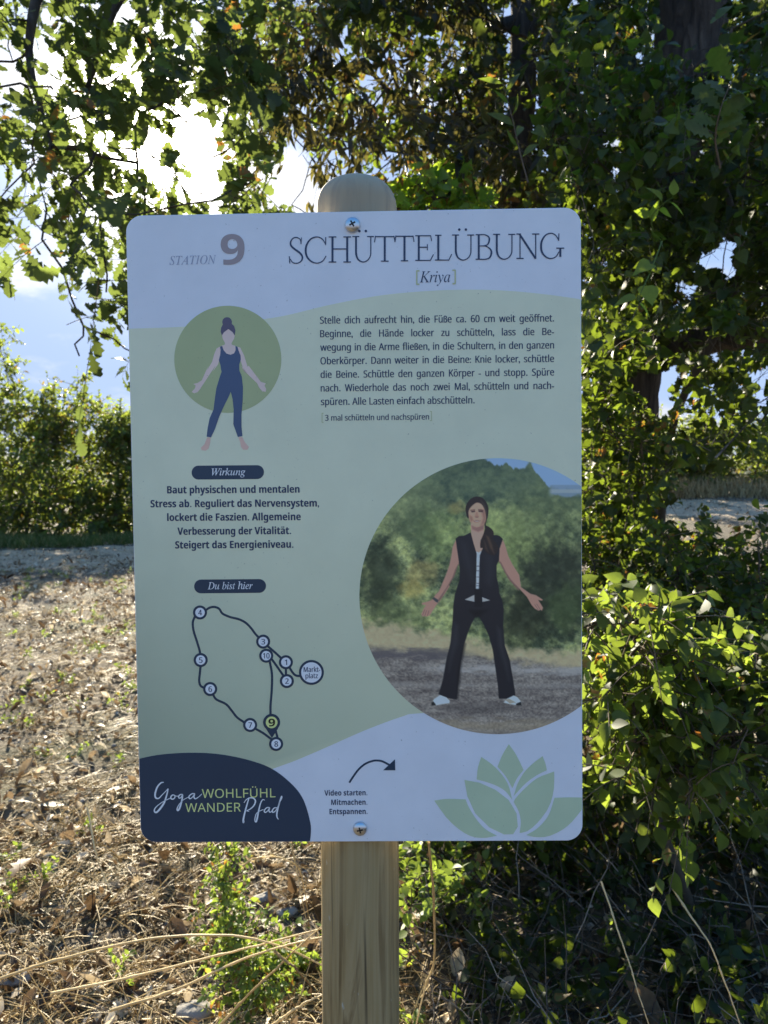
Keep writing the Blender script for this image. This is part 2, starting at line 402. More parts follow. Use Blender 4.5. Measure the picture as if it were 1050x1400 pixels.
def build_ground():
    def axis(lo, hi, c0, c1, d):
        a = list(np.arange(c0, c1, d)); s = d; v = c1
        while v < hi: a.append(v); s *= 1.18; v += s
        a.append(hi); s = d; v = c0
        while v > lo: s *= 1.18; v -= s; a.insert(0, v)
        a[0] = lo
        return np.array(a)
    xs = axis(-400, 400, -3.2, 2.6, 0.035); ys = axis(-300, 600, 0.6, 6.0, 0.035)
    X, Y = np.meshgrid(xs, ys); Z = ground_z(X, Y)
    V = np.stack([X, Y, Z], -1).reshape(-1, 3)
    nx, ny = len(xs), len(ys)
    i = (np.arange(ny - 1)[:, None] * nx + np.arange(nx - 1)[None]).ravel()
    Q = np.stack([i, i + 1, i + nx + 1, i + nx], -1)
    m, nt, bs = new_mat('soil')
    tc = nt.nodes.new('ShaderNodeTexCoord')
    n1 = N(nt, 'ShaderNodeTexNoise', i_Scale=0.9, i_Detail=6.0, i_Roughness=0.6)
    n2 = N(nt, 'ShaderNodeTexNoise', i_Scale=38.0, i_Detail=8.0, i_Roughness=0.7)
    vo = N(nt, 'ShaderNodeTexVoronoi', i_Scale=26.0)
    for n in (n1, n2, vo): nt.links.new(tc.outputs['Object'], n.inputs['Vector'])
    c1 = ramp(nt, n2.outputs[0], [(0.3, (0.03, 0.022, 0.014)), (0.5, (0.1, 0.075, 0.048)), (0.7, (0.26, 0.2, 0.13))])
    c2 = ramp(nt, vo.outputs['Color'], [(0.0, (0.035, 0.026, 0.016)), (0.6, (0.13, 0.1, 0.063)), (1.0, (0.28, 0.225, 0.15))])
    c = mix(nt, 0.5, c1, c2)
    c = mix(nt, math_node(nt, 'MULTIPLY', math_node(nt, 'SUBTRACT', n1.outputs[0], 0.5), 3.0, True), c, (0.11, 0.125, 0.05))
    nt.links.new(c, bs.inputs['Base Color']); bs.inputs['Roughness'].default_value = 0.95
    b = N(nt, 'ShaderNodeBump', i_Strength=0.9, i_Distance=0.03); nt.links.new(n2.outputs[0], b.inputs['Height']); nt.links.new(b.outputs[0], bs.inputs['Normal'])
    o = link('ground', mesh_np('ground', V, [Q]), m); tag(o, kind='structure')
    # gravel track
    c = spline([(-30, 5.5), (-14, 9.6), (-7, 12.0), (-1, 13.6), (5, 14.2), (12, 13.6), (24, 13.0), (40, 16)], 240)
    t = np.gradient(c, axis=0); nn = nrm(np.stack([-t[:, 1], t[:, 0]], 1))
    s = np.linspace(-1, 1, 15)
    wd = 1.7 + 0.25 * np.sin(np.arange(240) * 0.4)
    XY = c[:, None] + nn[:, None] * (s[None, :, None] * wd[:, None, None])
    XY = XY + nn[:, None] * ((fbm(XY[..., 0] * 1.4, XY[..., 1] * 1.4, 14) - 0.5) * np.abs(s[None]) * 1.5)[..., None]
    Z = ground_z(XY[..., 0], XY[..., 1]) + 0.012 - 0.03 * np.abs(s[None]) ** 6
    V = np.concatenate([XY, Z[..., None]], -1).reshape(-1, 3)
    i = (np.arange(239)[:, None] * 15 + np.arange(14)[None]).ravel()
    Q = np.stack([i, i + 1, i + 16, i + 15], -1)
    m, nt, bs = new_mat('gravel_track')
    tc = nt.nodes.new('ShaderNodeTexCoord')
    n2 = N(nt, 'ShaderNodeTexNoise', i_Scale=12.0, i_Detail=9.0, i_Roughness=0.75); nt.links.new(tc.outputs['Object'], n2.inputs['Vector'])
    nt.links.new(ramp(nt, n2.outputs[0], [(0.3, (0.16, 0.105, 0.06)), (0.5, (0.36, 0.265, 0.165)), (0.7, (0.52, 0.41, 0.28))]), bs.inputs['Base Color'])
    bs.inputs['Roughness'].default_value = 0.95
    b = N(nt, 'ShaderNodeBump', i_Strength=0.8, i_Distance=0.04); nt.links.new(n2.outputs[0], b.inputs['Height']); nt.links.new(b.outputs[0], bs.inputs['Normal'])
    tag(link('path', mesh_np('path', V, [Q]), m), kind='structure')
build_ground()
def build_hills():
    n = 160; a = np.linspace(math.radians(-75), math.radians(75), n)
    V = []; rows = 10
    for r in range(rows):
        d = 170 + 14 * r
        h = (6.5 + 5.0 * fbm(a * 9 + 3, a * 0 + 1.0, 4, 4)) * math.sin(PI * r / (rows - 1)) ** 0.8
        V.append(np.stack([d * np.sin(a), d * np.cos(a), 0.6 + h + 0.8 * fbm(a * 60, a * 0 + r, 6, 3) * (0 < r < rows - 1)], -1))
    V = np.concatenate(V); i = (np.arange(rows - 1)[:, None] * n + np.arange(n - 1)[None]).ravel()
    m, nt, bs = new_mat('far_woodland')
    tc = nt.nodes.new('ShaderNodeTexCoord'); q = N(nt, 'ShaderNodeTexNoise', i_Scale=0.25, i_Detail=8.0, i_Roughness=0.7); nt.links.new(tc.outputs['Object'], q.inputs['Vector'])
    nt.links.new(ramp(nt, q.outputs[0], [(0.35, (0.03, 0.045, 0.03)), (0.5, (0.08, 0.1, 0.05)), (0.65, (0.22, 0.2, 0.1))]), bs.inputs['Base Color']); bs.inputs['Roughness'].default_value = 1.0
    tag(link('hills', mesh_np('hills', V, [np.stack([i, i + n, i + n + 1, i + 1], -1)]), m), kind='structure')
build_hills()

# ------------------------------------------------------------------ the sign
SW, SH = 0.594, 0.835
def _rot(a, b, c):
    ca, sa, cb, sb, cc, sn = math.cos(a), math.sin(a), math.cos(b), math.sin(b), math.cos(c), math.sin(c)
    return np.array([[cc, -sn, 0], [sn, cc, 0], [0, 0, 1]]) @ np.array([[cb, 0, sb], [0, 1, 0], [-sb, 0, cb]]) @ np.array([[1, 0, 0], [0, ca, -sa], [0, sa, ca]])
SR = _rot(*np.radians([-1.95594, 0.911407, 0.662465])); ST = np.array([-0.0364839, -0.0255712, 0.9399678])
def pl(px, py):
    """pixel -> (u, v) in metres on the board"""
    r = np.array([(px - 525) / F, (700 - py) / F, 1.0])
    n = SR[:, 2]; k = (ST @ n) / (r @ n)
    q = SR.T @ (r * k - ST)
    return q[0], q[1]
def board_world(uvz):
    """board coordinates (u right, v up, z away from the viewer) -> world"""
    P = np.asarray(uvz, float) @ SR.T + ST
    return CAM + P[:, :1] * RGT + P[:, 1:2] * UPV + P[:, 2:] * FWD
POST_X = -0.0365
SIGN_AT = np.array([POST_X, 1.0, 0.0]); SIGN_AT[2] = ground_z(SIGN_AT[0], SIGN_AT[1])
sign = thing('information_sign', 'exercise trail board with a photo and map bolted to a round wooden post', 'sign', tuple(SIGN_AT))
WHITE_SEEN = lin((163, 176, 218))
def ink(r, g, b):
    """pigment whose colour in the board's even shade is the given one"""
    return np.clip(lin((r, g, b)) / WHITE_SEEN * 0.80, 0.003, 0.85)
def print_mat(name, rgb, rough=0.3, fade=None):
    m, nt, bs = new_mat(name)
    tc = nt.nodes.new('ShaderNodeTexCoord')
    nz = N(nt, 'ShaderNodeTexNoise', i_Scale=14.0, i_Detail=5.0, i_Roughness=0.6); nt.links.new(tc.outputs['Object'], nz.inputs['Vector'])
    c = tuple(float(x) for x in rgb)
    nt.links.new(ramp(nt, nz.outputs[0], [(0.3, tuple(x * 0.95 for x in c)), (0.7, tuple(min(1, x * 1.03) for x in c))]), bs.inputs['Base Color'])
    sk = N(nt, 'ShaderNodeTexNoise', i_Scale=260.0, i_Detail=2.0); nt.links.new(tc.outputs['Object'], sk.inputs['Vector'])
    src = bs.inputs['Base Color'].links[0].from_socket
    nt.links.new(mix(nt, math_node(nt, 'MULTIPLY', math_node(nt, 'SUBTRACT', sk.outputs[0], 0.715), 6.0, True), src, (0.12, 0.1, 0.08)), bs.inputs['Base Color'])
    if fade is not None:                     # sage print deepens downwards, partly light and flare put into the ink
        sz = N(nt, 'ShaderNodeSeparateXYZ'); nt.links.new(tc.outputs['Object'], sz.inputs[0])
        mr = N(nt, 'ShaderNodeMapRange'); mr.inputs[1].default_value = 1.5; mr.inputs[2].default_value = 1.1; nt.links.new(sz.outputs[2], mr.inputs[0])
        src = bs.inputs['Base Color'].links[0].from_socket
        nt.links.new(mix(nt, mr.outputs[0], src, tuple(float(x) for x in fade)), bs.inputs['Base Color'])
    bs.inputs['Roughness'].default_value = rough; bs.inputs['Specular IOR Level'].default_value = 0.45
    return m
P_WHITE = print_mat('board_white', (0.80, 0.80, 0.82))
P_NAVY = print_mat('navy_ink', ink(25, 44, 76))
P_NAVYTXT = print_mat('navy_text_ink', ink(24, 40, 82))
P_GREEN = print_mat('sage_green_ink', ink(163, 175, 184), fade=ink(146, 159, 162))
P_OLIVE = print_mat('olive_circle_ink', ink(128, 143, 128))
P_LOTUS = print_mat('lotus_green_ink', ink(138, 160, 164))
P_LIME = print_mat('lime_lettering_ink', ink(160, 176, 140))
P_GREY = print_mat('grey_figure_ink', ink(116, 112, 138))
P_LILAC = print_mat('blue_grey_ink', ink(112, 124, 172))
P_SKIN = print_mat('drawn_skin_ink', ink(190, 158, 182))
P_FEET = print_mat('drawn_feet_ink', ink(192, 146, 160))
P_HAIR = print_mat('drawn_hair_ink', ink(66, 64, 100))
P_SUIT = print_mat('drawn_suit_ink', ink(48, 66, 112))
P_BRACKET = print_mat('bracket_ink', ink(140, 152, 140))
P_PALE = print_mat('pale_disc_ink', ink(196, 206, 232))
P_BLACK = print_mat('black_ink', ink(14, 18, 24))

from mathutils.geometry import tessellate_polygon
panel = None
class Sheet:
    """flat printed shapes that end up in one mesh; z in millimetres in front of the board"""
    def __init__(s): s.V = []; s.T = []; s.n = 0; s.layer = 0
    def add(s, uv, tris, z):
        uv = np.asarray(uv, float)
        s.V.append(np.column_stack([uv, np.full(len(uv), -z * 1e-3)])); s.T.append(np.asarray(tris, int) + s.n); s.n += len(uv)
    def poly_uv(s, uv, z):
        uv = np.asarray(uv, float)
        s.add(uv, tessellate_polygon([[Vector((a, b, 0)) for a, b in uv]]), z)
    def poly(s, px, z, smooth=0):
        p = np.asarray(px, float)
        if smooth:
            m = len(p); pp = np.vstack([p, p[:1]]); p = spline(pp, m * smooth + 1)[:-1]
        s.poly_uv([pl(*q) for q in p], z)
    def disc(s, cx, cy, r, z, n=72):
        a = np.linspace(0, 2 * PI, n, endpoint=False)
        s.poly(np.stack([cx + r * np.cos(a), cy + r * np.sin(a)], 1), z)
    def stroke(s, px, width, z, n=None, smooth=True, caps=True):
        """ribbon along pixel points; width in pixels, number or list"""
        p = np.asarray(px, float); wd = np.broadcast_to(np.asarray(width, float), (len(p),))
        q = np.column_stack([p, wd])
        if smooth and len(p) > 2: q = spline(q, n or len(p) * 7)
        if caps:
            for e, o in ((0, 1), (-1, -2)):
                d = nrm(q[e, :2] - q[o, :2]); q[e, :2] += d * q[e, 2] * 0.25
        d = np.gradient(q[:, :2], axis=0); d = nrm(d); nn = np.stack([-d[:, 1], d[:, 0]], 1)
        L = q[:, :2] + nn * q[:, 2:] / 2; R = q[:, :2] - nn * q[:, 2:] / 2
        uv = np.array([pl(*a) for a in np.vstack([L, R])]); m = len(q); i = np.arange(m - 1)
        s.add(uv, np.vstack([np.stack([i, i + 1, i + m + 1], 1), np.stack([i, i + m + 1, i + m], 1)]), z + s.layer * 0.02)
        s.layer = (s.layer + 1) % 12
    def build(s, name, mat, parent=None, label=None):
        V = board_world(np.concatenate(s.V)) - SIGN_AT
        T = np.concatenate(s.T)
        # face the viewer
        a, b, c = V[T[:, 0]], V[T[:, 1]], V[T[:, 2]]
        fl = (np.cross(b - a, c - a) @ FWD) > 0
        T[fl] = T[fl][:, ::-1]
        o = link(name, mesh_np(name, V, [T], False), mat, parent or panel)
        if label: o['label'] = label
        return o
_cap = {}
def glyphs(txt, offset=0.0, word=1.0, char=1.0):
    c = bpy.data.curves.new('lettering', 'FONT'); c.body = txt; c.size = 1.0; c.resolution_u = 4; c.offset = offset
    c.space_word = word; c.space_character = char
    o = bpy.data.objects.new('lettering', c); COL.objects.link(o)
    dg = bpy.context.evaluated_depsgraph_get(); dg.update()
    me = bpy.data.meshes.new_from_object(o.evaluated_get(dg), depsgraph=dg)
    n = len(me.vertices); V = np.zeros(n * 3); me.vertices.foreach_get('co', V); V = V.reshape(-1, 3)[:, :2]
    me.calc_loop_triangles(); T = np.zeros(len(me.loop_triangles) * 3, np.int32); me.loop_triangles.foreach_get('vertices', T)
    bpy.data.objects.remove(o); bpy.data.curves.remove(c); bpy.data.meshes.remove(me)
    return V, T.reshape(-1, 3)
def ital(t):
    r = ''
    for ch in t:
        if ch == 'h': r += chr(0x210E)
        elif 'A' <= ch <= 'Z': r += chr(0x1D434 + ord(ch) - 65)
        elif 'a' <= ch <= 'z': r += chr(0x1D44E + ord(ch) - 97)
        else: r += ch
    return r
def sans(t, bold=False):
    U, L, D = (0x1D5D4, 0x1D5EE, 0x1D7EC) if bold else (0x1D5A0, 0x1D5BA, 0x1D7E2)
    r = ''
    for ch in t:
        c = {'ä': 'a', 'ö': 'o', 'ü': 'u', 'Ä': 'A', 'Ö': 'O'}.get(ch, ch)
        if c != ch: r += chr(0x308)
        if 'A' <= c <= 'Z': c = chr(U + ord(c) - 65)
        elif 'a' <= c <= 'z': c = chr(L + ord(c) - 97)
        elif '0' <= c <= '9': c = chr(D + ord(c) - 48)
        r += chr(0x2024) if c == '.' else c
    return r
def text(sh, txt, xl, xr, yl, yr, cap, z=0.45, offset=0.0, natural=None, char=1.0, ref='H', bold=0.0):
    """fit a line of lettering between two pixels of its base line"""
    u0, v0 = pl(xl, yl); u1, v1 = pl(xr, yr)
    V, T = glyphs(txt, offset, 1.0, char)
    if natural is not None:
        wgt = natural * cap
        V2, _ = glyphs(txt, offset, 2.0, char)
        need = (u1 - u0) / wgt; w1 = np.ptp(V[:, 0]); w2 = np.ptp(V2[:, 0])
        if abs(w2 - w1) > 1e-6:
            V, T = glyphs(txt, offset, 1 + (need - w1) / (w2 - w1), char)
    rv, _ = glyphs(ref, offset); ch = np.ptp(rv[:, 1])
    uc, vc = pl(xl, yl - cap); sy = abs(vc - v0) / ch
    x0, x1 = V[:, 0].min(), V[:, 0].max()
    U = u0 + (V[:, 0] - x0) / (x1 - x0) * (u1 - u0)
    t = (U - u0) / (u1 - u0)
    sh.add(np.stack([U, v0 + (v1 - v0) * t + V[:, 1] * sy], 1), T, z)
    if bold:                                 # a second impression a fraction of a millimetre to the right
        sh.add(np.stack([U + bold * 0.97e-3, v0 + (v1 - v0) * t + V[:, 1] * sy], 1), T, z + 0.03)

def rounded_board(r, n=10, inset=0.0):
    hw, hh = SW / 2 - inset, SH / 2 - inset; P = []
    for cx, cy, a0 in ((hw - r, hh - r, 0), (-hw + r, hh - r, 90), (-hw + r, -hh + r, 180), (hw - r, -hh + r, 270)):
        for k in range(n + 1):
            a = math.radians(a0 + 90 * k / n); P.append((cx + r * math.cos(a), cy + r * math.sin(a)))
    return np.array(P)
CORNER = 0.0215
def clip_board(px):
    """pixels of an outline pulled inside the board's own outline (square edges)"""
    return px
def build_board():
    global panel
    o = rounded_board(CORNER); oi = rounded_board(CORNER - 0.0006, inset=0.0006); n = len(o)
    V = np.vstack([np.column_stack([oi, np.full(n, 0.0)]), np.column_stack([o, np.full(n, 0.0006)]), np.column_stack([o, np.full(n, 0.0034)]), np.column_stack([oi, np.full(n, 0.004)])])
    q = []
    for r in range(3):
        for i in range(n): q.append((r * n + i, r * n + (i + 1) % n, (r + 1) * n + (i + 1) % n, (r + 1) * n + i))
    me = bpy.data.meshes.new('panel')
    me.from_pydata([tuple(v) for v in board_world(V) - SIGN_AT], [], [list(range(n))] + q + [list(range(3 * n, 4 * n))[::-1]])
    me.update()
    import bmesh
    bm = bmesh.new(); bm.from_mesh(me); bmesh.ops.recalc_face_normals(bm, faces=bm.faces); bm.to_mesh(me); bm.free()
    panel = link('panel', me, P_WHITE, sign)
    # post
    pts = []
    prof = [(-0.15, 1.0)]
    zt = CAM[2] + (W(489, 234, 0.955) - CAM)[2]
    H = zt - SIGN_AT[2]
    R = 0.0556
    for z in np.linspace(0, H - 0.04, 60)[0:]: prof.append((z, 1.0))
    for k in np.linspace(0, 1, 12)[1:]:
        a = k * PI / 2
        prof.append((H - 0.04 + 0.04 * math.sin(a), max(0.001, math.cos(a) ** 0.62)))
    S = 64; V = []; a = np.linspace(0, 2 * PI, S, endpoint=False)
    for z, k in prof:
        rr = R * k * (1 + 0.004 * np.sin(3 * a + z * 2) + 0.003 * np.sin(7 * a + 1.0))
        dx = 0.0035 * (z - 1.5) * -1.0
        V.append(np.stack([dx + rr * np.cos(a), rr * np.sin(a) - 0.0, np.full(S, z)], -1))
    V = np.concatenate(V); m = len(prof)
    i = np.arange(m - 1)[:, None] * S; j = np.arange(S)[None]; j2 = (j + 1) % S
    Q = np.stack(np.broadcast_arrays(i + j, i + j2, i + S + j2, i + S + j), -1).reshape(-1, 4)
    mt, nt, bs = new_mat('post_wood')
    tc = nt.nodes.new('ShaderNodeTexCoord')
    def nz(scale, sc, detail=6.0, dist=0.0, rough=0.55):
        mp = N(nt, 'ShaderNodeMapping'); mp.inputs['Scale'].default_value = sc; nt.links.new(tc.outputs['Object'], mp.inputs[0])
        q = N(nt, 'ShaderNodeTexNoise', i_Scale=scale, i_Detail=detail, i_Distortion=dist, i_Roughness=rough); nt.links.new(mp.outputs[0], q.inputs['Vector'])
        return q.outputs[0]
    g1 = nz(30.0, (1, 1, 0.06), 7.0, 1.6); g2 = nz(170.0, (1, 1, 0.03), 3.0); bl = nz(7.0, (1, 1, 0.5), 5.0); sp = nz(110.0, (1, 1, 0.4), 3.0)
    c = ramp(nt, g1, [(0.36, (0.16, 0.1, 0.04)), (0.46, (0.34, 0.235, 0.1)), (0.57, (0.42, 0.305, 0.15)), (0.65, (0.19, 0.12, 0.05))])
    c = mix(nt, math_node(nt, 'MULTIPLY', g2, 0.5), c, (0.26, 0.17, 0.07))
    c = mix(nt, math_node(nt, 'MULTIPLY', math_node(nt, 'SUBTRACT', bl, 0.45), 2.2, True), c, (0.4, 0.3, 0.15))
    gz = N(nt, 'ShaderNodeSeparateXYZ'); nt.links.new(tc.outputs['Object'], gz.inputs[0])
    up = N(nt, 'ShaderNodeMapRange'); up.inputs[1].default_value = 1.55; up.inputs[2].default_value = 2.0; nt.links.new(gz.outputs[2], up.inputs[0])
    c = mix(nt, math_node(nt, 'MULTIPLY', up.outputs[0], 0.75), c, (0.42, 0.38, 0.30))
    c = mix(nt, math_node(nt, 'MULTIPLY', math_node(nt, 'SUBTRACT', sp, 0.69), 9.0, True), c, (0.5, 0.48, 0.4))
    ck = nz(48.0, (1, 1, 0.022), 2.0, 0.9)
    c = mix(nt, math_node(nt, 'MULTIPLY', math_node(nt, 'SUBTRACT', ck, 0.685), 9.0, True), c, (0.05, 0.035, 0.02))
    nt.links.new(c, bs.inputs['Base Color']); bs.inputs['Roughness'].default_value = 0.78; bs.inputs['Specular IOR Level'].default_value = 0.25
    b = N(nt, 'ShaderNodeBump', i_Strength=0.35, i_Distance=0.004); nt.links.new(math_node(nt, 'ADD', g1, math_node(nt, 'MULTIPLY', g2, 0.6)), b.inputs['Height']); nt.links.new(b.outputs[0], bs.inputs['Normal'])
    link('post', mesh_np('post', V, [Q]), mt, sign)
    # screws
    ms, nt, bs = new_mat('zinc_screw'); bs.inputs['Base Color'].default_value = (0.6, 0.6, 0.6, 1); bs.inputs['Metallic'].default_value = 1.0; bs.inputs['Roughness'].default_value = 0.3
    md, nt2, bd = new_mat('recess_shade'); bd.inputs['Base Color'].default_value = (0.03, 0.03, 0.03, 1); bd.inputs['Roughness'].default_value = 0.5; bd.inputs['Metallic'].default_value = 0.6  # flat dark cross on the head, coloured as the shade inside its slot
    for px, py, r, ang in ((482, 308, 10.6, 0.5), (492.3, 1132.5, 9.9, 0.2)):
        u, v = pl(px, py); rm = r * 0.94 / F
        rings = [(1.0, 0.0), (1.0, 0.14), (0.97, 0.24), (0.88, 0.37), (0.74, 0.48), (0.55, 0.56), (0.33, 0.61), (0.12, 0.63), (0.001, 0.632)]
        aa = np.linspace(0, 2 * PI, 40, endpoint=False); V = []
        for k, h in rings: V.append(np.stack([u + rm * k * np.cos(aa), v + rm * k * np.sin(aa), np.full(40, -h * rm)], -1))
        V = board_world(np.concatenate(V)) - SIGN_AT
        i = np.arange(len(rings) - 1)[:, None] * 40; j = np.arange(40)[None]; j2 = (j + 1) % 40
        Q = np.stack(np.broadcast_arrays(i + j, i + j2, i + 40 + j2, i + 40 + j), -1).reshape(-1, 4)
        s = link('screw', mesh_np('screw', V, [Q]), ms, sign)
        Sx = Sheet(); w_, l_ = 0.1, 0.42
        cr = np.array([(w_, w_), (w_, l_), (-w_, l_), (-w_, w_), (-l_, w_), (-l_, -w_), (-w_, -w_), (-w_, -l_), (w_, -l_), (w_, -w_), (l_, -w_), (l_, w_)]) * rm
        cr = cr @ np.array([[math.cos(ang), math.sin(ang)], [-math.sin(ang), math.cos(ang)]]) + np.array([u, v])
        Sx.poly_uv(cr, 0.65 * rm * 1e3)
        Sx.build('cross_slot_shade', md, s)
build_board()

def on_board(px, py):
    """pull a pixel inside the board's edges"""
    u, v = pl(px, py)
    return min(max(u, -SW / 2 + 0.0007), SW / 2 - 0.0007), min(max(v, -SH / 2 + 0.0007), SH / 2 - 0.0007)
def build_print():
    # sage wave
    s = Sheet()
    top = spline([(160, 450), (245, 447), (310, 442), (382, 433), (450, 417), (520, 404), (590, 397.5), (650, 396), (700, 398), (750, 403), (800, 410)], 60)
    bot = spline([(800, 960), (700, 968), (575, 975), (550, 979.5), (500, 998), (450, 1020), (420, 1033), (387, 1046), (300, 1075), (160, 1110)], 50)
    s.poly_uv([on_board(*p) for p in np.vstack([top, bot])], 0.15); s.build('sage_wave', P_GREEN)
    # navy corner
    s = Sheet()
    arc = spline([(185, 1038), (191, 1037), (220, 1031.5), (260, 1029), (300, 1031), (340, 1039), (372, 1051), (399, 1072), (414.7, 1093), (424, 1123), (425, 1139), (423, 1156)], 60)
    uv = [on_board(*p) for p in arc]
    hw, hh, r = SW / 2 - 0.0007, SH / 2 - 0.0007, CORNER - 0.0007
    for k in range(11):
        a = math.radians(270 - 90 * k / 10); uv.append((-hw + r + r * math.cos(a), -hh + r + r * math.sin(a)))
    s.poly_uv(uv, 0.3); s.build('logo_corner', P_NAVY)
    # logo lettering
    s = Sheet(); text(s, sans('WOHLFUHL'), 276.2, 376.8, 1090.8, 1089.8, 12.2, 0.5, 0.0, ref=sans('H')); [s.disc(x, 1075.8, 0.95, 0.5, 16) for x in (345.6, 349.4)]; text(s, sans('WANDER'), 253.7, 329.5, 1110, 1109.2, 12.0, 0.5, 0.0, ref=sans('H')); s.build('logo_lettering', P_LIME)
    c = lambda L: [(200 + x / 5.25, 1055 + y / 5.25) for x, y in L]
    words = [Sheet(), Sheet()]
    for n_, (st, wd) in enumerate((([(125, 75), (105, 80), (80, 110), (65, 155), (68, 185), (90, 190), (115, 165), (140, 140), (158, 122)], [1.2, 1.8, 2.2, 2.4, 2.2, 1.7, 1.2, 1.1, 1.3]),
                   ([(158, 122), (148, 165), (130, 220), (100, 265), (75, 290), (60, 285), (62, 265), (85, 240), (120, 215), (160, 195), (178, 186)], [1.4, 2, 2.4, 2.6, 2.4, 2, 1.6, 1.2, 1, 1, 1]),
                   ([(203, 168), (190, 166), (178, 178), (180, 193), (195, 195), (207, 182), (203, 168), (214, 174), (232, 174)], [1.3, 1.5, 1.8, 1.8, 1.6, 1.4, 1.1, 1, 1]),
                   ([(262, 162), (245, 163), (233, 176), (237, 188), (250, 184), (262, 164), (256, 205), (242, 255), (229, 277), (222, 266), (236, 235), (266, 202), (302, 182)], [1.3, 1.5, 1.7, 1.6, 1.3, 1.4, 2.1, 2.4, 2.2, 1.7, 1.1, .9, .9]),
                   ([(348, 156), (328, 158), (308, 176), (312, 192), (330, 184), (348, 158), (343, 180), (352, 193), (374, 182), (400, 158)], [1.3, 1.5, 1.7, 1.7, 1.2, 1.4, 1.8, 1.5, 1.1, .8]),
                   ([(738, 186), (722, 240), (706, 300), (697, 345), (698, 364), (704, 352)], [1.4, 1.9, 2.2, 2.4, 2, 1]),
                   ([(703, 222), (716, 202), (742, 187), (770, 190), (784, 210), (772, 243), (745, 268), (722, 279), (738, 284)], [.9, 1.1, 1.5, 1.8, 2.1, 1.9, 1.4, 1.1, .8]),
                   ([(850, 203), (836, 200), (820, 228), (806, 285), (795, 340), (788, 359), (780, 346), (788, 305), (810, 284), (840, 270)], [1, 1.3, 1.7, 2.1, 2.3, 1.9, 1.4, 1.2, 1, .9]),
                   ([(886, 256), (866, 257), (848, 277), (853, 291), (870, 282), (886, 257), (881, 279), (890, 290), (906, 277)], [1.2, 1.5, 1.7, 1.7, 1.2, 1.4, 1.7, 1.4, 1]),
                   ([(938, 257), (918, 260), (905, 279), (910, 290), (930, 277), (956, 225), (974, 186), (970, 177), (955, 225), (940, 285), (938, 320), (948, 340)], [1.2, 1.5, 1.7, 1.7, 1.2, 1.1, 1.2, 1.4, 1.9, 2.1, 1.8, 1]))):
        words[n_ > 4].stroke(c(st), wd, 0.55)
    for q in words: q.build('script_lettering', P_PALE)
    # title
    s = Sheet()
    def G(letters):
        for ch, x0, x1 in letters:
            w = x1 - x0
            base = 360.2 + (353.0 - 360.2) * ((x0 + x1) / 2 - 396) / 375
            H = 35.6 + (34.2 - 35.6) * ((x0 + x1) / 2 - 396) / 375
            A = lambda L: [(x0 + a * w, base - b * H) for a, b in L]
            tk, tn = 2.75, 1.5
            def stem(a, b0=0.0, b1=1.0, serif='tb', sw=0.17, t=tk):
                s.stroke(A([(a, b0 + 0.01), (a, b1 - 0.01)]), t, 0.45, smooth=False, caps=False)
                if 'b' in serif: s.stroke(A([(a - sw, b0 + 0.015), (a + sw, b0 + 0.015)]), tn, 0.45, smooth=False, caps=False)
                if 't' in serif: s.stroke(A([(a - sw, b1 - 0.015), (a + sw, b1 - 0.015)]), tn, 0.45, smooth=False, caps=False)
            if ch == 'S':
                s.stroke(A([(.88, .76), (.80, .92), (.55, .99), (.28, .95), (.12, .80), (.18, .66), (.45, .53), (.78, .40), (.97, .24), (.88, .08), (.58, .0), (.28, .03), (.10, .16)]), [1.2, 1.3, 1.5, 1.6, 2.1, 2.4, 2.6, 2.6, 2.3, 1.7, 1.5, 1.4, 1.2], 0.45)
                s.stroke(A([(.9, .98), (.87, .74)]), 1.2, 0.45, smooth=False); s.stroke(A([(.03, .26), (.07, .0)]), 1.3, 0.45, smooth=False)
            elif ch in 'CG':
                k = 1.0 if ch == 'C' else 0.80
                s.stroke(A([(.93 * k + .02, .74), (.80 * k, .92), (.56 * k, 1.0), (.28 * k, .93), (.08 * k, .72), (.02, .48), (.08 * k, .24), (.28 * k, .06), (.55 * k, -.01), (.82 * k, .07), (.98 * k, .26)]), [1.2, 1.4, 1.5, 1.9, 2.4, 2.7, 2.5, 2.0, 1.5, 1.4, 1.2], 0.45)
                s.stroke(A([(.94 * k + .03, .98), (.94 * k + .02, .70)]), 1.3, 0.45, smooth=False)
                if ch == 'G': stem(.84, 0.05, 0.42, 't', 0.17)
            elif ch == 'H':
                stem(.17); stem(.83); s.stroke(A([(.17, .52), (.83, .52)]), tn, 0.45, smooth=False, caps=False)
            elif ch in 'UÜ':
                s.stroke(A([(.17, .985), (.17, .55), (.18, .30), (.27, .10), (.48, .0), (.70, .06), (.84, .24), (.86, .50), (.86, .985)]), [2.6, 2.6, 2.6, 2.1, 1.6, 1.5, 1.5, 1.5, 1.5], 0.45)
                for a in (.17, .86): s.stroke(A([(a - .17, .985), (a + .15, .985)]), tn, 0.45, smooth=False, caps=False)
                if ch == 'Ü':
                    for a in (.33, .63): s.disc(x0 + a * w, base - 1.20 * H, 1.75, 0.45, 20)
            elif ch == 'T':
                stem(.5, serif='b', sw=.19); s.stroke(A([(.03, .97), (.97, .97)]), 1.5, 0.45, smooth=False, caps=False)
                s.stroke(A([(.05, .99), (.0, .76)]), 1.3, 0.45, smooth=False); s.stroke(A([(.95, .99), (1.0, .76)]), 1.3, 0.45, smooth=False)
            elif ch in 'EL':
                a0 = .2
                stem(a0, serif='b' if ch == 'E' else 'tb', sw=.19)
                s.stroke(A([(a0 - .19, .015), (.85, .015)]), 1.4, 0.45, smooth=False, caps=False); s.stroke(A([(.82, .0), (1.0, .24)]), 1.3, 0.45, smooth=False)
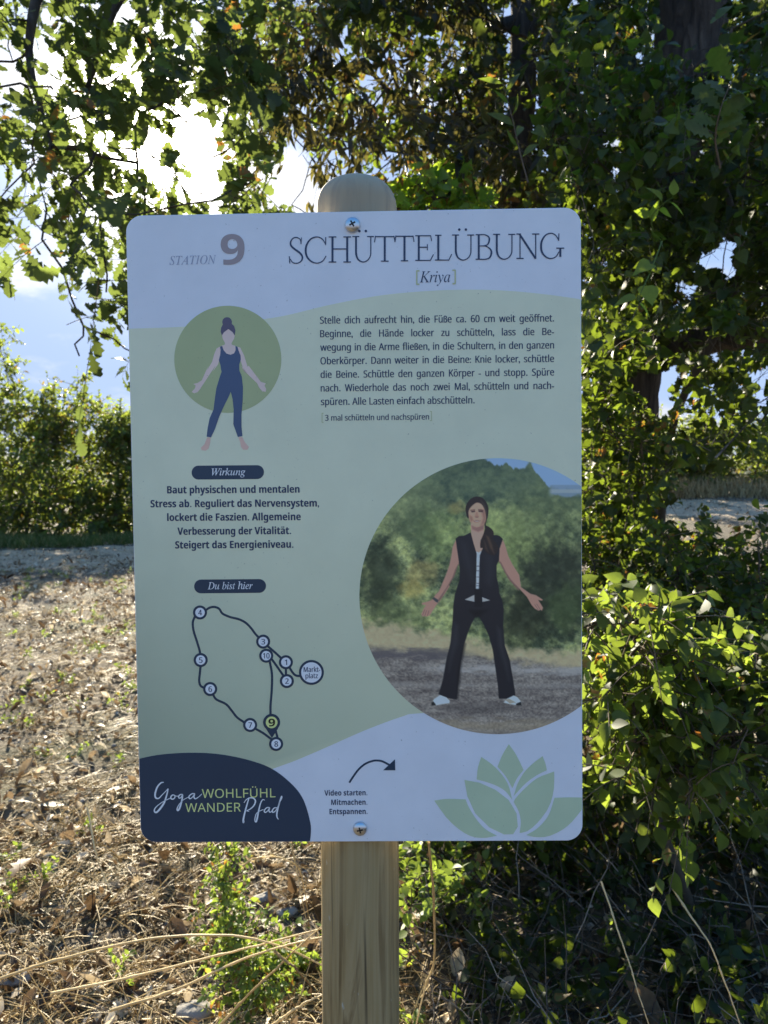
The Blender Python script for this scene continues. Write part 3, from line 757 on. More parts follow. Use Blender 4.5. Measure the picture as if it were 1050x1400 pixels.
                if ch == 'E':
                    s.stroke(A([(a0 - .19, .98), (.86, .98)]), 1.4, 0.45, smooth=False, caps=False); s.stroke(A([(.85, .99), (.9, .78)]), 1.2, 0.45, smooth=False)
                    s.stroke(A([(a0, .53), (.66, .53)]), tn, 0.45, smooth=False, caps=False); s.stroke(A([(.67, .64), (.67, .42)]), 1.2, 0.45, smooth=False)
            elif ch == 'B':
                stem(.2, sw=.19)
                s.stroke(A([(.2, .985), (.55, .985), (.80, .90), (.84, .76), (.74, .60), (.5, .545), (.2, .54)]), [1.3, 1.4, 1.9, 2.3, 1.8, 1.4, 1.3], 0.45)
                s.stroke(A([(.4, .545), (.68, .52), (.92, .40), (.97, .25), (.86, .08), (.6, .015), (.2, .015)]), [1.2, 1.4, 2.0, 2.5, 2.0, 1.5, 1.4], 0.45)
            elif ch == 'N':
                stem(.16, serif='b', sw=.16, t=1.5); s.stroke(A([(.0, .985), (.2, .985)]), tn, 0.45, smooth=False, caps=False)
                s.stroke(A([(.13, .99), (.86, .0)]), 2.7, 0.45, smooth=False, caps=False); stem(.86, serif='t', sw=.16, t=1.5)
    G([('S', 395, 414), ('C', 417.4, 446.3), ('H', 449.4, 479.9), ('Ü', 481.8, 511), ('T', 512, 540), ('T', 540, 566), ('E', 567.5, 592.5), ('L', 594.6, 617.4), ('Ü', 618, 648), ('B', 650, 672.4), ('U', 674, 704), ('N', 706, 736.6), ('G', 739, 771)])
    s.build('title_lettering', P_NAVYTXT)
    s = Sheet(); text(s, ital('Kriya'), 573.5, 615.5, 386.3, 385.6, 15.0, 0.45, -0.004, ref=ital('K')); s.build('subtitle_lettering', P_NAVYTXT)
    s = Sheet()
    for L in ([(573, 370.3), (569.8, 370.3), (569.8, 388.6), (573, 388.6)], [(619, 369.6), (622.3, 369.6), (622.3, 387.8), (619, 387.8)]):
        for a, b in zip(L[:-1], L[1:]): s.stroke([a, b], 1.9, 0.45, smooth=False)
        s.build('bracket_lettering', P_BRACKET); s = Sheet()
    for L in ([(442.2, 565), (440.3, 565), (440.3, 577.5), (442.2, 577.5)], [(588, 562.5), (590, 562.5), (590, 575), (588, 575)]):
        for a, b in zip(L[:-1], L[1:]): s.stroke([a, b], 1.1, 0.45, smooth=False)
        s.build('bracket_lettering', P_BRACKET); s = Sheet()
    s = Sheet(); text(s, ital('STATION'), 232, 296, 362.2, 360.6, 11.6, 0.45, -0.004, ref=ital('T')); s.build('station_lettering', P_LILAC)
    s = Sheet(); text(s, sans('9', True), 302.3, 334.8, 361.6, 361.2, 42.0, 0.45, 0.0, ref=sans('9', True)); s.build('station_number', P_GREY)
    # paragraph
    s = Sheet()
    L = ['Stelle dich aufrecht hin, die Füße ca. 60 cm weit geöffnet.', 'Beginne, die Hände locker zu schütteln, lass die Be-', 'wegung in die Arme fließen, in die Schultern, in den ganzen', 'Oberkörper. Dann weiter in die Beine: Knie locker, schüttle',
         'die Beine. Schüttle den ganzen Körper - und stopp. Spüre', 'nach. Wiederhole das noch zwei Mal, schütteln und nach-', 'spüren. Alle Lasten einfach abschütteln.']
    L = [sans(t) for t in L]; V, _ = glyphs(L[-1], 0.0); u0, u1 = pl(438.8, 554)[0], pl(648.5, 551)[0]
    nat = (u1 - u0) / np.ptp(V[:, 0]) / 9.6 * 0.99
    for i, t in enumerate(L):
        yl = 442.6 + 18.55 * i; yr = 439.6 + 18.45 * i
        if i < 6: text(s, t, 437.5 + 0.2 * i, 757, yl, yr, 9.6, 0.45, 0.0, nat, ref=sans('H'), bold=0.45)
        else: text(s, t, 438.8, 648.5, 553.9, 551.6, 9.6, 0.45, 0.0, ref=sans('H'), bold=0.45)
    text(s, sans('3 mal schütteln und nachspüren'), 444.5, 586.3, 575.2, 573.6, 7.8, 0.45, 0.0, ref=sans('H'), bold=0.35)
    s.build('instruction_text', P_NAVYTXT)
    # effect text
    s = Sheet()
    for t, a, b, y in (('Baut physischen und mentalen', 228.7, 409.3, 674.4), ('Stress ab. Reguliert das Nervensystem,', 206, 436, 693.4), ('lockert die Faszien. Allgemeine', 228.7, 411, 712), ('Verbesserung der Vitalität.', 242.8, 397.7, 731), ('Steigert das Energieniveau.', 239.7, 400.9, 749.7)):
        text(s, sans(t, True), a, b, y + 0.2, y - 0.9, 9.9, 0.45, 0.0, ref=sans('H', True), bold=0.35)
    s.build('effect_text', P_NAVYTXT)
    # pills
    for x0, x1, y0, y1, t, tx0, tx1, tb in ((262, 361, 636.3, 655.3, 'Wirkung', 289.5, 335.5, 650.0), (265.5, 363.8, 792, 810.8, 'Du bist hier', 284, 345.6, 805.6)):
        s = Sheet(); r = (y1 - y0) / 2; a = np.linspace(-PI / 2, PI / 2, 16)
        P = [(x1 - r + r * math.cos(k), y0 + r + r * math.sin(k)) for k in a] + [(x0 + r - r * math.cos(k), y0 + r - r * math.sin(k)) for k in a]
        s.poly([(x, y - (x - x0) * 0.008 + 0.4) for x, y in P], 0.3); pill = s.build('heading_pill', P_NAVY)
        s = Sheet(); text(s, ital(t), tx0, tx1, tb, tb - 0.5, 9.6, 0.5, 0.004, ref=ital('D')); s.build('heading_lettering', P_PALE)
    # drawn figure in its circle
    s = Sheet(); s.disc(311.5, 491.3, 73.2, 0.3, 96); s.build('olive_circle', P_OLIVE)
    c1 = lambda L: [(230 + x / 6.5625, 410 + y / 6.5625) for x, y in L]; c2 = lambda L: [(250 + x / 7.5, 500 + y / 7.5) for x, y in L]
    s = Sheet()
    s.poly(c1([(483, 312), (505, 285), (540, 258), (575, 285), (597, 315), (590, 350), (572, 382), (572, 402), (612, 420), (620, 470), (590, 510), (540, 515), (495, 500), (475, 460), (472, 418), (505, 403), (508, 384), (490, 350)]), 0.4, 3)
    s.poly(c1([(472, 416), (435, 436), (412, 490), (395, 555), (350, 630)]) + c2([(265, 0), (235, 60), (195, 150), (150, 178), (106, 188), (132, 202), (125, 232), (92, 268), (115, 284), (152, 272), (178, 240), (200, 205), (262, 110), (335, 0)]) + c1([(400, 645), (447, 580), (470, 500)]), 0.42)
    s.poly(c1([(618, 418), (648, 430), (682, 500), (712, 600)]) + c2([(675, 0), (735, 80), (800, 166), (852, 182), (838, 204), (856, 240), (850, 268), (815, 264), (782, 224), (762, 180), (660, 82), (600, 0)]) + c1([(680, 640), (650, 545), (636, 480)]), 0.44)
    s.build('figure_skin', P_SKIN)
    s = Sheet()
    s.poly(c2([(250, 735), (285, 735), (281, 790), (264, 850), (235, 870), (195, 866), (185, 842), (222, 806)]), 0.4); s.build('foot_print', P_FEET); s = Sheet(); s.poly(c2([(570, 733), (608, 731), (640, 790), (678, 832), (664, 860), (620, 860), (598, 835), (588, 780)]), 0.4)
    s.build('foot_print', P_FEET)
    s = Sheet()
    s.poly(c1([(465, 420), (485, 415), (498, 452), (525, 483), (560, 493), (592, 480), (605, 450), (604, 415), (622, 420), (632, 455), (650, 500), (652, 535), (638, 580), (638, 640)]) +
           c2([(582, 0), (580, 50), (605, 110), (617, 220), (615, 350), (602, 500), (602, 630), (612, 722), (565, 732), (518, 600), (522, 450), (510, 340), (492, 268), (470, 320), (420, 420), (375, 520), (330, 650), (290, 735), (245, 728), (255, 640), (275, 540), (315, 450), (330, 330), (345, 230), (375, 130), (398, 60), (385, 0)]) + c1([(478, 640), (470, 590), (455, 540), (468, 490), (470, 450)]), 0.5)
    s.build('figure_suit', P_SUIT)
    s = Sheet(); s.disc(310.6, 440.4, 6.6, 0.5, 28)
    s.poly(c1([(490, 222), (476, 250), (471, 285), (482, 320), (500, 292), (540, 262), (578, 290), (597, 320), (604, 275), (592, 235), (570, 214), (530, 208)]), 0.52); s.build('figure_hair', P_HAIR)
    # route map
    k = lambda L: [(250 + x / 5.25, 815 + y / 5.25) for x, y in L]
    s = Sheet()
    for st in ([(165, 100), (195, 82), (230, 78), (262, 92), (285, 125), (340, 150), (400, 165), (450, 190), (490, 230), (520, 270), (548, 300)], [(85, 150), (72, 190), (78, 250), (100, 320), (118, 380), (126, 420)], [(128, 500), (122, 560), (118, 610), (130, 645), (165, 662)],
               [(215, 700), (240, 740), (310, 775), (350, 820), (390, 870), (445, 908)], [(520, 950), (580, 985), (640, 1030)], [(682, 1022), (664, 955)], [(622, 460), (640, 560), (638, 680), (630, 780), (630, 860)], [(605, 355), (660, 402), (706, 445)], [(630, 440), (680, 510), (725, 575)], [(740, 505), (740, 575)], [(762, 505), (790, 550), (815, 570), (850, 572)]):
        s.stroke(k(st), 3.1, 0.3)
    stops = [('4', 124, 117), ('5', 129, 458), ('6', 197, 666), ('7', 484, 924), ('8', 670, 1060), ('3', 577, 326), ('10', 599, 427), ('1', 740, 474), ('2', 747, 609)]
    for t, x, y in stops: s.disc(250 + x / 5.25, 815 + y / 5.25, 9.6, 0.56, 40)
    s.disc(250 + 923 / 5.25, 815 + 547 / 5.25, 17.0, 0.56, 60)
    s.disc(250 + 638 / 5.25, 815 + 905 / 5.25, 11.6, 0.6, 48); s.poly(k([(582, 925), (600, 955), (640, 1018), (680, 955), (694, 925)]), 0.58)
    s.build('route_lines', P_NAVY)
    s = Sheet()
    for t, x, y in stops: s = Sheet(); s.disc(250 + x / 5.25, 815 + y / 5.25, 6.5, 0.65, 32); s.build('route_dot', P_PALE)
    s = Sheet(); s.disc(250 + 923 / 5.25, 815 + 547 / 5.25, 13.9, 0.65, 48); s.build('route_dot', P_PALE)
    s = Sheet(); s.disc(250 + 638 / 5.25, 815 + 905 / 5.25, 8.0, 0.7, 32); s.build('route_pin', P_LIME)
    s = Sheet()
    for t, x, y in stops:
        X, Y = 250 + x / 5.25, 815 + y / 5.25; hw = {'1': 1.3, '10': 4.3}.get(t, 2.3)
        s = Sheet(); text(s, sans(t), X - hw, X + hw, Y + 3.7, Y + 3.7, 7.4, 0.75, 0.0, ref=sans('2'), bold=0.4); s.build('number_lettering', P_NAVYTXT)
    s = Sheet(); text(s, sans('Markt-'), 415.3, 437.6, 918.6, 918.3, 6.8, 0.75, 0.0, ref=sans('H'), bold=0.35); text(s, sans('platz'), 417.8, 434.5, 927.2, 926.9, 6.8, 0.75, 0.0, ref=sans('H'), bold=0.35); s.build('place_lettering', P_NAVYTXT)
    s = Sheet(); text(s, sans('9', True), 367.2, 376.4, 992.8, 992.7, 10.6, 0.8, 0.0, ref=sans('9', True)); s.build('pin_number', P_BLACK)
    # video note and arrow
    s = Sheet(); a7 = lambda L: [(435 + x / 7, 1030 + y / 7) for x, y in L]
    s.stroke(a7([(298, 280), (340, 215), (390, 150), (450, 100), (520, 72), (570, 68), (620, 78), (690, 115)]), 2.7, 0.3, caps=False); s.poly(a7([(735, 55), (738, 160), (622, 160)]), 0.6); s.build('curved_arrow', P_NAVY)
    s = Sheet()
    text(s, sans('Video starten.', True), 443.6, 502.2, 1087.6, 1087.1, 7.3, 0.45, 0.0, ref=sans('H', True)); text(s, sans('Mitmachen.', True), 452.9, 502.2, 1100.4, 1100, 7.3, 0.45, 0.0, ref=sans('H', True)); text(s, sans('Entspannen.', True), 450.6, 502.4, 1113, 1112.7, 7.3, 0.45, 0.0, ref=sans('H', True))
    s.build('video_note', P_NAVYTXT)
    # lotus
    s = Sheet(); lo = lambda L: [(580 + x / 4.773, 1010 + y / 4.773) for x, y in L]
    def petal(corners):
        """corner to corner along smooth edges"""
        P = []
        for e in corners: P += [tuple(p) for p in spline(lo(e), 12)[:-1]]
        s.poly_uv([on_board(*p) for p in P], 0.3)
    petal([[(552, 35), (600, 105), (648, 203)], [(648, 203), (605, 258), (575, 322)], [(575, 322), (532, 245), (478, 182)], [(478, 182), (510, 105), (552, 35)]])
    petal([[(372, 118), (440, 165), (500, 225), (548, 300), (574, 398)], [(574, 398), (530, 342), (470, 305), (400, 280), (342, 265)], [(342, 265), (350, 190), (372, 118)]])
    petal([[(772, 113), (790, 160), (800, 205)], [(800, 205), (735, 237), (660, 292), (583, 374)], [(583, 374), (610, 290), (655, 215), (710, 160), (772, 113)]])
    petal([[(262, 268), (340, 280), (420, 310), (500, 355), (560, 410), (600, 480), (612, 550), (600, 606), (565, 626), (515, 622), (440, 588), (360, 520), (305, 440), (275, 350), (262, 268)]])
    petal([[(848, 213), (845, 330), (815, 440), (750, 535), (680, 598), (622, 615)], [(622, 615), (630, 540), (615, 470), (583, 412)], [(583, 412), (600, 383), (660, 320), (740, 255), (848, 213)]])
    petal([[(65, 403), (150, 392), (270, 395)], [(270, 395), (290, 445), (340, 525), (400, 590), (475, 632)], [(475, 632), (400, 645), (320, 640), (240, 600), (150, 520), (65, 403)]])
    petal([[(850, 385), (940, 382), (1030, 383)], [(1030, 383), (1030, 460)], [(1030, 460), (960, 545), (890, 600), (800, 638), (720, 640), (665, 628)], [(665, 628), (740, 582), (810, 500), (850, 385)]])
    s.build('lotus_emblem', P_LOTUS)
build_print()

def build_photo():
    """the printed round photograph: a colour for every point of a fine grid"""
    cx, cy, R = 680.0, 815.0, 188.6
    ny, nx = 470, 360
    ys = np.linspace(cy - R + 0.05, cy + R - 0.05, ny)
    X = np.zeros((ny, nx)); Y = np.repeat(ys[:, None], nx, 1)
    for i, y in enumerate(ys):
        h = math.sqrt(max(R * R - (y - cy) ** 2, 0)); X[i] = np.linspace(cx - h, min(cx + h, 794.9), nx)
    def sdf(poly):
        P = np.asarray(poly, float); Q = np.roll(P, -1, 0)
        d = np.full(X.shape, 1e9); ins = np.zeros(X.shape, bool)
        for (x1, y1), (x2, y2) in zip(P, Q):
            ex, ey = x2 - x1, y2 - y1; wx, wy = X - x1, Y - y1
            t = np.clip((wx * ex + wy * ey) / (ex * ex + ey * ey + 1e-9), 0, 1)
            d = np.minimum(d, np.hypot(wx - t * ex, wy - t * ey))
            cond = (y1 > Y) != (y2 > Y)
            ins ^= cond & (X < (x2 - x1) * (Y - y1) / (y2 - y1 + 1e-12) + x1)
        return np.where(ins, -d, d)
    C = np.zeros((ny, nx, 3)); n2 = fbm(X / 10, Y / 9, 2, 4)[..., None]
    def lay(mask, col):
        nonlocal C
        C = C * (1 - mask[..., None]) + np.asarray(col, float) * mask[..., None]
    def shape(poly, col, soft=0.6, sm=0):
        p = np.asarray(poly, float)
        if sm: p = spline(np.vstack([p, p[:1]]), len(p) * sm + 1)[:-1]
        lay(np.clip(0.5 - sdf(p) / (2 * soft), 0, 1), col)
    def blob(x, y, rx, ry, col, k=1.0, s=0):
        q = ((X - x) / rx) ** 2 + ((Y - y) / ry) ** 2 + (fbm(X / 9, Y / 9, s + 40) - 0.5) * 1.6
        tex = np.asarray(col, float) * (0.82 + 0.36 * fbm(X / 4.5, Y / 4.0, s + 60, 3)[..., None]) + (n2 - 0.5) * 30
        lay(k * 0.85 * (1 - sstep(0.1, 1.5, q)), tex)
    n1 = fbm(X / 34, Y / 30, 1, 4)[..., None]; n2 = fbm(X / 10, Y / 9, 2, 4)[..., None]; n3 = fbm(X / 4, Y / 3.5, 8, 3)[..., None]
    # foliage bank, then sky, then ground
    t = np.clip((n1 - 0.5) * 2.6 + 0.5 + (n2 - 0.5) * 0.9, 0, 1)
    t2 = np.clip((fbm(X / 6.5, Y / 5.5, 12, 3)[..., None] - 0.5) * 1.5, -0.5, 0.5)
    t = np.clip(t * 0.8 + t2 * 0.75 + 0.08, 0, 1)
    C = np.array([60, 74, 66]) * (1 - t) + np.array([164, 174, 130]) * t + (n3 - 0.5) * 46 + (fbm(X / 1.7, Y / 1.6, 71, 2)[..., None] - 0.5) * 30
    up = 1 - sstep(670, 720, Y + (n2[..., 0] - 0.5) * 40)
    lay(up * 0.7, [56, 76, 74])
    blob(560, 690, 60, 45, [128, 140, 110], 0.6, 1); blob(690, 745, 70, 50, [148, 164, 112], 0.75, 2); blob(600, 730, 35, 40, [132, 152, 104], 0.6, 3)
    blob(572, 722, 26, 30, [66, 84, 68], 0.7, 4); blob(520, 790, 30, 55, [44, 56, 50], 1.0, 5); blob(750, 705, 60, 45, [108, 122, 92], 0.6, 6); blob(760, 800, 58, 72, [40, 50, 46], 1.1, 7)
    blob(712, 845, 36, 40, [44, 52, 46], 1.0, 8); blob(578, 782, 26, 20, [166, 148, 104], 0.6, 9); blob(562, 806, 20, 12, [160, 140, 88], 0.6, 10); blob(625, 694, 13, 10, [160, 146, 98], 0.6, 11); blob(775, 830, 26, 36, [84, 104, 74], 0.6, 12); blob(545, 840, 40, 26, [98, 112, 84], 0.6, 13)
    tl = np.interp(X, [480, 640, 658, 672, 684, 694, 702, 712, 718, 724, 730, 738, 746, 752, 800], [560, 600, 624, 634, 640, 634, 641, 641, 640, 631, 645, 652, 662, 668, 672]) + (fbm(X / 5, Y / 50, 21, 3) - 0.5) * 9
    lay(np.clip((tl - Y) / 2.5, 0, 1), [128, 158, 212])
    far = sstep(748, 756, X) * sstep(662, 664, Y) * (1 - sstep(676, 681, Y + (n2[..., 0] - .5) * 8)); lay(far * 0.9, [116, 138, 176]); lay(far * sstep(668, 670, Y) * (1 - sstep(673, 675, Y)) * 0.4, [176, 182, 196])
    g = sstep(846, 866, Y + (n2[..., 0] - 0.5) * 22 + np.interp(X, [480, 560, 620, 700, 795], [6, 0, -14, -30, -34]))
    lay(g, [168, 158, 142]); C += (n3 - 0.5) * 22 * g[..., None]
    p = sstep(880, 893, Y + (n2[..., 0] - 0.5) * 12 + np.interp(X, [480, 560, 640, 795], [0, -2, -10, -26]))
    gr = np.array([112, 108, 118]); lay(p, gr)
    hn = fbm(X / 22, Y / 4.5, 31, 4); hg = fbm(X / 2.2, Y / 1.8, 33, 2)
    C += ((hn - 0.5)[..., None] * 60 + (hg - 0.5)[..., None] * 62) * p[..., None]
    lay((1 - sstep(0, 9, np.abs(Y - 914 - 0.02 * (X - 640)) + (hn - 0.5) * 16)) * 0.75 * sstep(560, 600, X), [166, 166, 184])
    lay((1 - sstep(0, 10, np.abs(Y - 895) + (hn - .5) * 16)) * 0.8 * (1 - sstep(600, 660, X)), [84, 82, 98])
    lay((1 - sstep(0, 5, np.abs(Y - 937) + (hn - .5) * 10)) * 0.5, [146, 144, 158])
    lay((1 - sstep(0, 14, np.abs(Y - 992) + (hn - .5) * 20)) * 0.5, [150, 140, 132])
    lay((1 - sstep(0.5, 1.3, ((X - 655) / 60) ** 2 + ((Y - 968) / 8) ** 2)) * 0.35, [70, 68, 78])
    # the woman
    a = lambda L: [(600 + x / 8.745, 670 + y / 8.745) for x, y in L]; b = lambda L: [(570 + x / 5.833, 800 + y / 5.833) for x, y in L]
    SK, SKD, BLK, HR = [166, 128, 128], [118, 88, 94], [34, 35, 48], [42, 36, 42]
    # arms and hands
    shape(a([(205, 590), (165, 680), (150, 780), (125, 900), (85, 1010), (0, 1210)]) + b([(150, 75), (118, 118), (80, 132), (38, 142), (42, 156), (72, 158), (52, 190), (34, 232), (44, 252), (60, 246), (78, 250), (104, 240), (124, 205), (158, 155), (215, 80), (260, 10)]) + a([(120, 1130), (185, 1020), (215, 920), (240, 880), (235, 720)]), SK, 0.6)
    shape(a([(240, 870), (215, 930), (185, 1030), (120, 1140), (30, 1290), (0, 1345), (0, 1300), (90, 1170), (160, 1050), (195, 950)]), SKD, 1.0)
    shape(a([(762, 585), (800, 680), (830, 790), (880, 890), (962, 1015)]) + b([(830, 15), (905, 68), (950, 80), (1004, 115), (998, 124), (968, 118), (1006, 180), (996, 204), (985, 196), (970, 204), (940, 188), (915, 160), (878, 95), (790, 0)]) + a([(950, 1185), (830, 1050), (760, 920), (718, 850), (725, 700)]), SK, 0.6)
    shape(a([(718, 850), (740, 860), (800, 980), (860, 1070), (960, 1180), (950, 1200), (830, 1060), (760, 930)]), SKD, 1.0)
    for q in ([(62, 195), (46, 240)], [(78, 200), (62, 244)], [(95, 204), (84, 244)], [(955, 150), (982, 192)], [(940, 155), (968, 198)]):
        (x1, y1), (x2, y2) = b(q); shape([(x1 - .35, y1), (x1 + .35, y1), (x2 + .35, y2), (x2 - .35, y2)], [120, 88, 98], 0.4)
    shape(b([(122, 108), (135, 95), (172, 118), (168, 140), (150, 132)]), [66, 70, 84], 0.6)
    # trousers
    shape(b([(305, 60), (290, 160), (285, 270), (268, 460), (235, 590), (205, 760), (172, 870), (245, 900), (318, 912), (330, 780), (352, 600), (378, 470), (410, 370), (440, 300), (466, 256), (494, 252), (530, 310), (572, 400), (605, 520), (628, 680), (645, 800), (652, 905), (720, 905), (786, 878), (765, 740), (738, 590), (700, 480), (688, 330), (692, 190), (680, 120), (655, 60)]), BLK, 0.6)
    for L, col in (([(300, 300), (330, 320), (330, 460), (292, 560), (255, 690), (262, 560)], [44, 46, 60]), ([(640, 330), (672, 360), (690, 500), (720, 620), (735, 760), (700, 640), (650, 480)], [46, 48, 62]), ([(385, 470), (352, 620), (336, 780), (322, 900), (330, 700), (360, 540)], [22, 23, 32]), ([(420, 200), (560, 200), (500, 245), (460, 250)], [24, 25, 34])): shape(b(L), col, 3.0)
    # shoes
    for L, col in (([(118, 935), (140, 905), (185, 876), (235, 895), (262, 922), (258, 940), (205, 948), (150, 958), (118, 958)], [190, 196, 214]), ([(114, 938), (130, 925), (150, 950), (148, 958), (118, 960)], [34, 36, 44]), ([(690, 935), (720, 905), (770, 880), (800, 892), (832, 930), (832, 956), (790, 956), (730, 945)], [186, 192, 212]), ([(790, 945), (830, 928), (834, 958), (790, 958)], [34, 36, 44]), ([(705, 915), (735, 905), (790, 935), (740, 944)], [150, 146, 150])): shape(b(L), col, 0.5)
    # shirt and neck, vest
    shape(a([(440, 730), (520, 730), (500, 900), (490, 1190), (440, 1190), (450, 900)]), [172, 178, 206], 0.4)
    shape(a([(380, 400), (540, 400), (540, 500), (560, 560), (520, 720), (480, 745), (440, 735), (390, 560), (385, 500)]), [178, 142, 142], 0.5); shape(a([(390, 425), (450, 445), (540, 400), (535, 470), (470, 500), (400, 470)]), [140, 104, 108], 1.5)
    for x, y in ((462, 905), (463, 960), (462, 1035), (460, 1110), (459, 1140)): shape(a([(446, y), (482, y), (482, y + 9), (446, y + 9)]), [96, 100, 126], 0.4)
    shape(a([(380, 505), (300, 545), (240, 550), (200, 580), (215, 690), (240, 860), (250, 950), (245, 1080), (215, 1170), (190, 1280), (180, 1400), (430, 1400), (425, 1250), (310, 1310), (420, 1335), (440, 1200), (448, 900), (452, 760), (415, 640)]), BLK, 0.5)
    shape(a([(560, 540), (690, 538), (730, 550), (765, 585), (725, 700), (718, 840), (690, 900), (690, 1040), (715, 1150), (730, 1290), (770, 1400), (510, 1400), (515, 1280), (612, 1318), (520, 1338), (478, 1200), (484, 900), (490, 780), (530, 680)]), BLK, 0.5)
    shape(a([(425, 1180), (520, 1180), (520, 1400), (425, 1400)]), [28, 29, 40], 0.5)
    shape(a([(308, 1310), (425, 1252), (425, 1335)]), [158, 160, 178], 0.4); shape(a([(518, 1280), (615, 1318), (520, 1336)]), [156, 158, 176], 0.4)
    for L in ([(260, 620), (330, 640), (400, 900), (420, 1100), (380, 1100), (300, 850)], [(560, 760), (640, 780), (660, 1000), (620, 1150), (560, 1100)]): shape(a(L), [40, 42, 56], 4.0)
    # head
    shape(a([(330, 300), (318, 230), (335, 160), (385, 100), (450, 76), (520, 92), (570, 150), (592, 220), (588, 300), (570, 370), (560, 420), (600, 440), (650, 490), (655, 540), (640, 580), (690, 640), (712, 700), (668, 780), (610, 770), (560, 740), (530, 690), (495, 690), (500, 600), (535, 520), (545, 400), (400, 300), (350, 340)]), HR, 0.5, 2)
    shape(a([(360, 330), (352, 270), (368, 220), (410, 175), (455, 150), (505, 165), (545, 220), (560, 290), (562, 350), (545, 400), (510, 430), (455, 440), (405, 420), (372, 375)]), [180, 144, 137], 0.7, 2)
    shape(a([(505, 230), (555, 250), (560, 350), (540, 400), (500, 430), (530, 340)]), [140, 104, 104], 2.0)
    shape(a([(384, 250), (430, 244), (434, 262), (392, 268)]), [74, 56, 64], 0.5); shape(a([(472, 242), (528, 246), (526, 264), (476, 262)]), [72, 54, 62], 0.5)
    shape(a([(376, 236), (432, 230), (432, 238), (378, 246)]), [96, 72, 74], 0.4); shape(a([(470, 228), (535, 236), (535, 244), (470, 238)]), [92, 68, 72], 0.4)
    shape(a([(444, 262), (462, 262), (478, 318), (455, 330), (428, 318)]), [160, 122, 118], 0.9); shape(a([(430, 318), (478, 318), (470, 330), (440, 330)]), [134, 98, 100], 0.5)
    shape(a([(412, 366), (452, 358), (496, 364), (470, 384), (430, 384)]), [150, 96, 106], 0.5); shape(a([(415, 366), (495, 365), (495, 371), (415, 372)]), [112, 72, 82], 0.4)
    shape(a([(418, 362), (430, 372), (455, 376), (482, 371), (494, 360), (484, 366), (455, 369), (430, 367)]), [206, 190, 188], 0.35)
    shape(a([(365, 300), (400, 320), (410, 360), (385, 380), (368, 350)]), [150, 112, 108], 1.5)
    for L, col in (([(500, 120), (545, 170), (572, 250), (576, 330), (560, 260), (530, 180)], [66, 58, 62]), ([(560, 540), (600, 560), (640, 660), (660, 760), (610, 690)], [74, 60, 58]), ([(540, 600), (560, 640), (590, 740), (555, 700)], [70, 58, 58])): shape(a(L), col, 1.5)
    C = np.clip(C, 4, 250)
    col = np.clip(lin(C) / WHITE_SEEN * 0.80, 0.003, 0.85).reshape(-1, 3)
    uv = np.array([pl(x, y) for x, y in zip(X.ravel(), Y.ravel())])
    V = board_world(np.column_stack([uv, np.full(len(uv), -0.3e-3)])) - SIGN_AT
    i = (np.arange(ny - 1)[:, None] * nx + np.arange(nx - 1)[None]).ravel()
    Q = np.stack([i, i + nx, i + nx + 1, i + 1], -1)
    m, nt, bs = new_mat('photo_print')
    at = N(nt, 'ShaderNodeAttribute', attribute_name='print_color'); nt.links.new(at.outputs['Color'], bs.inputs['Base Color'])
    bs.inputs['Roughness'].default_value = 0.3; bs.inputs['Specular IOR Level'].default_value = 0.45
    o = link('printed_photo', mesh_np('printed_photo', V, [Q], False, None, col), m, panel)
    o['label'] = 'round printed photo of a woman in black standing on a gravel path'
build_photo()

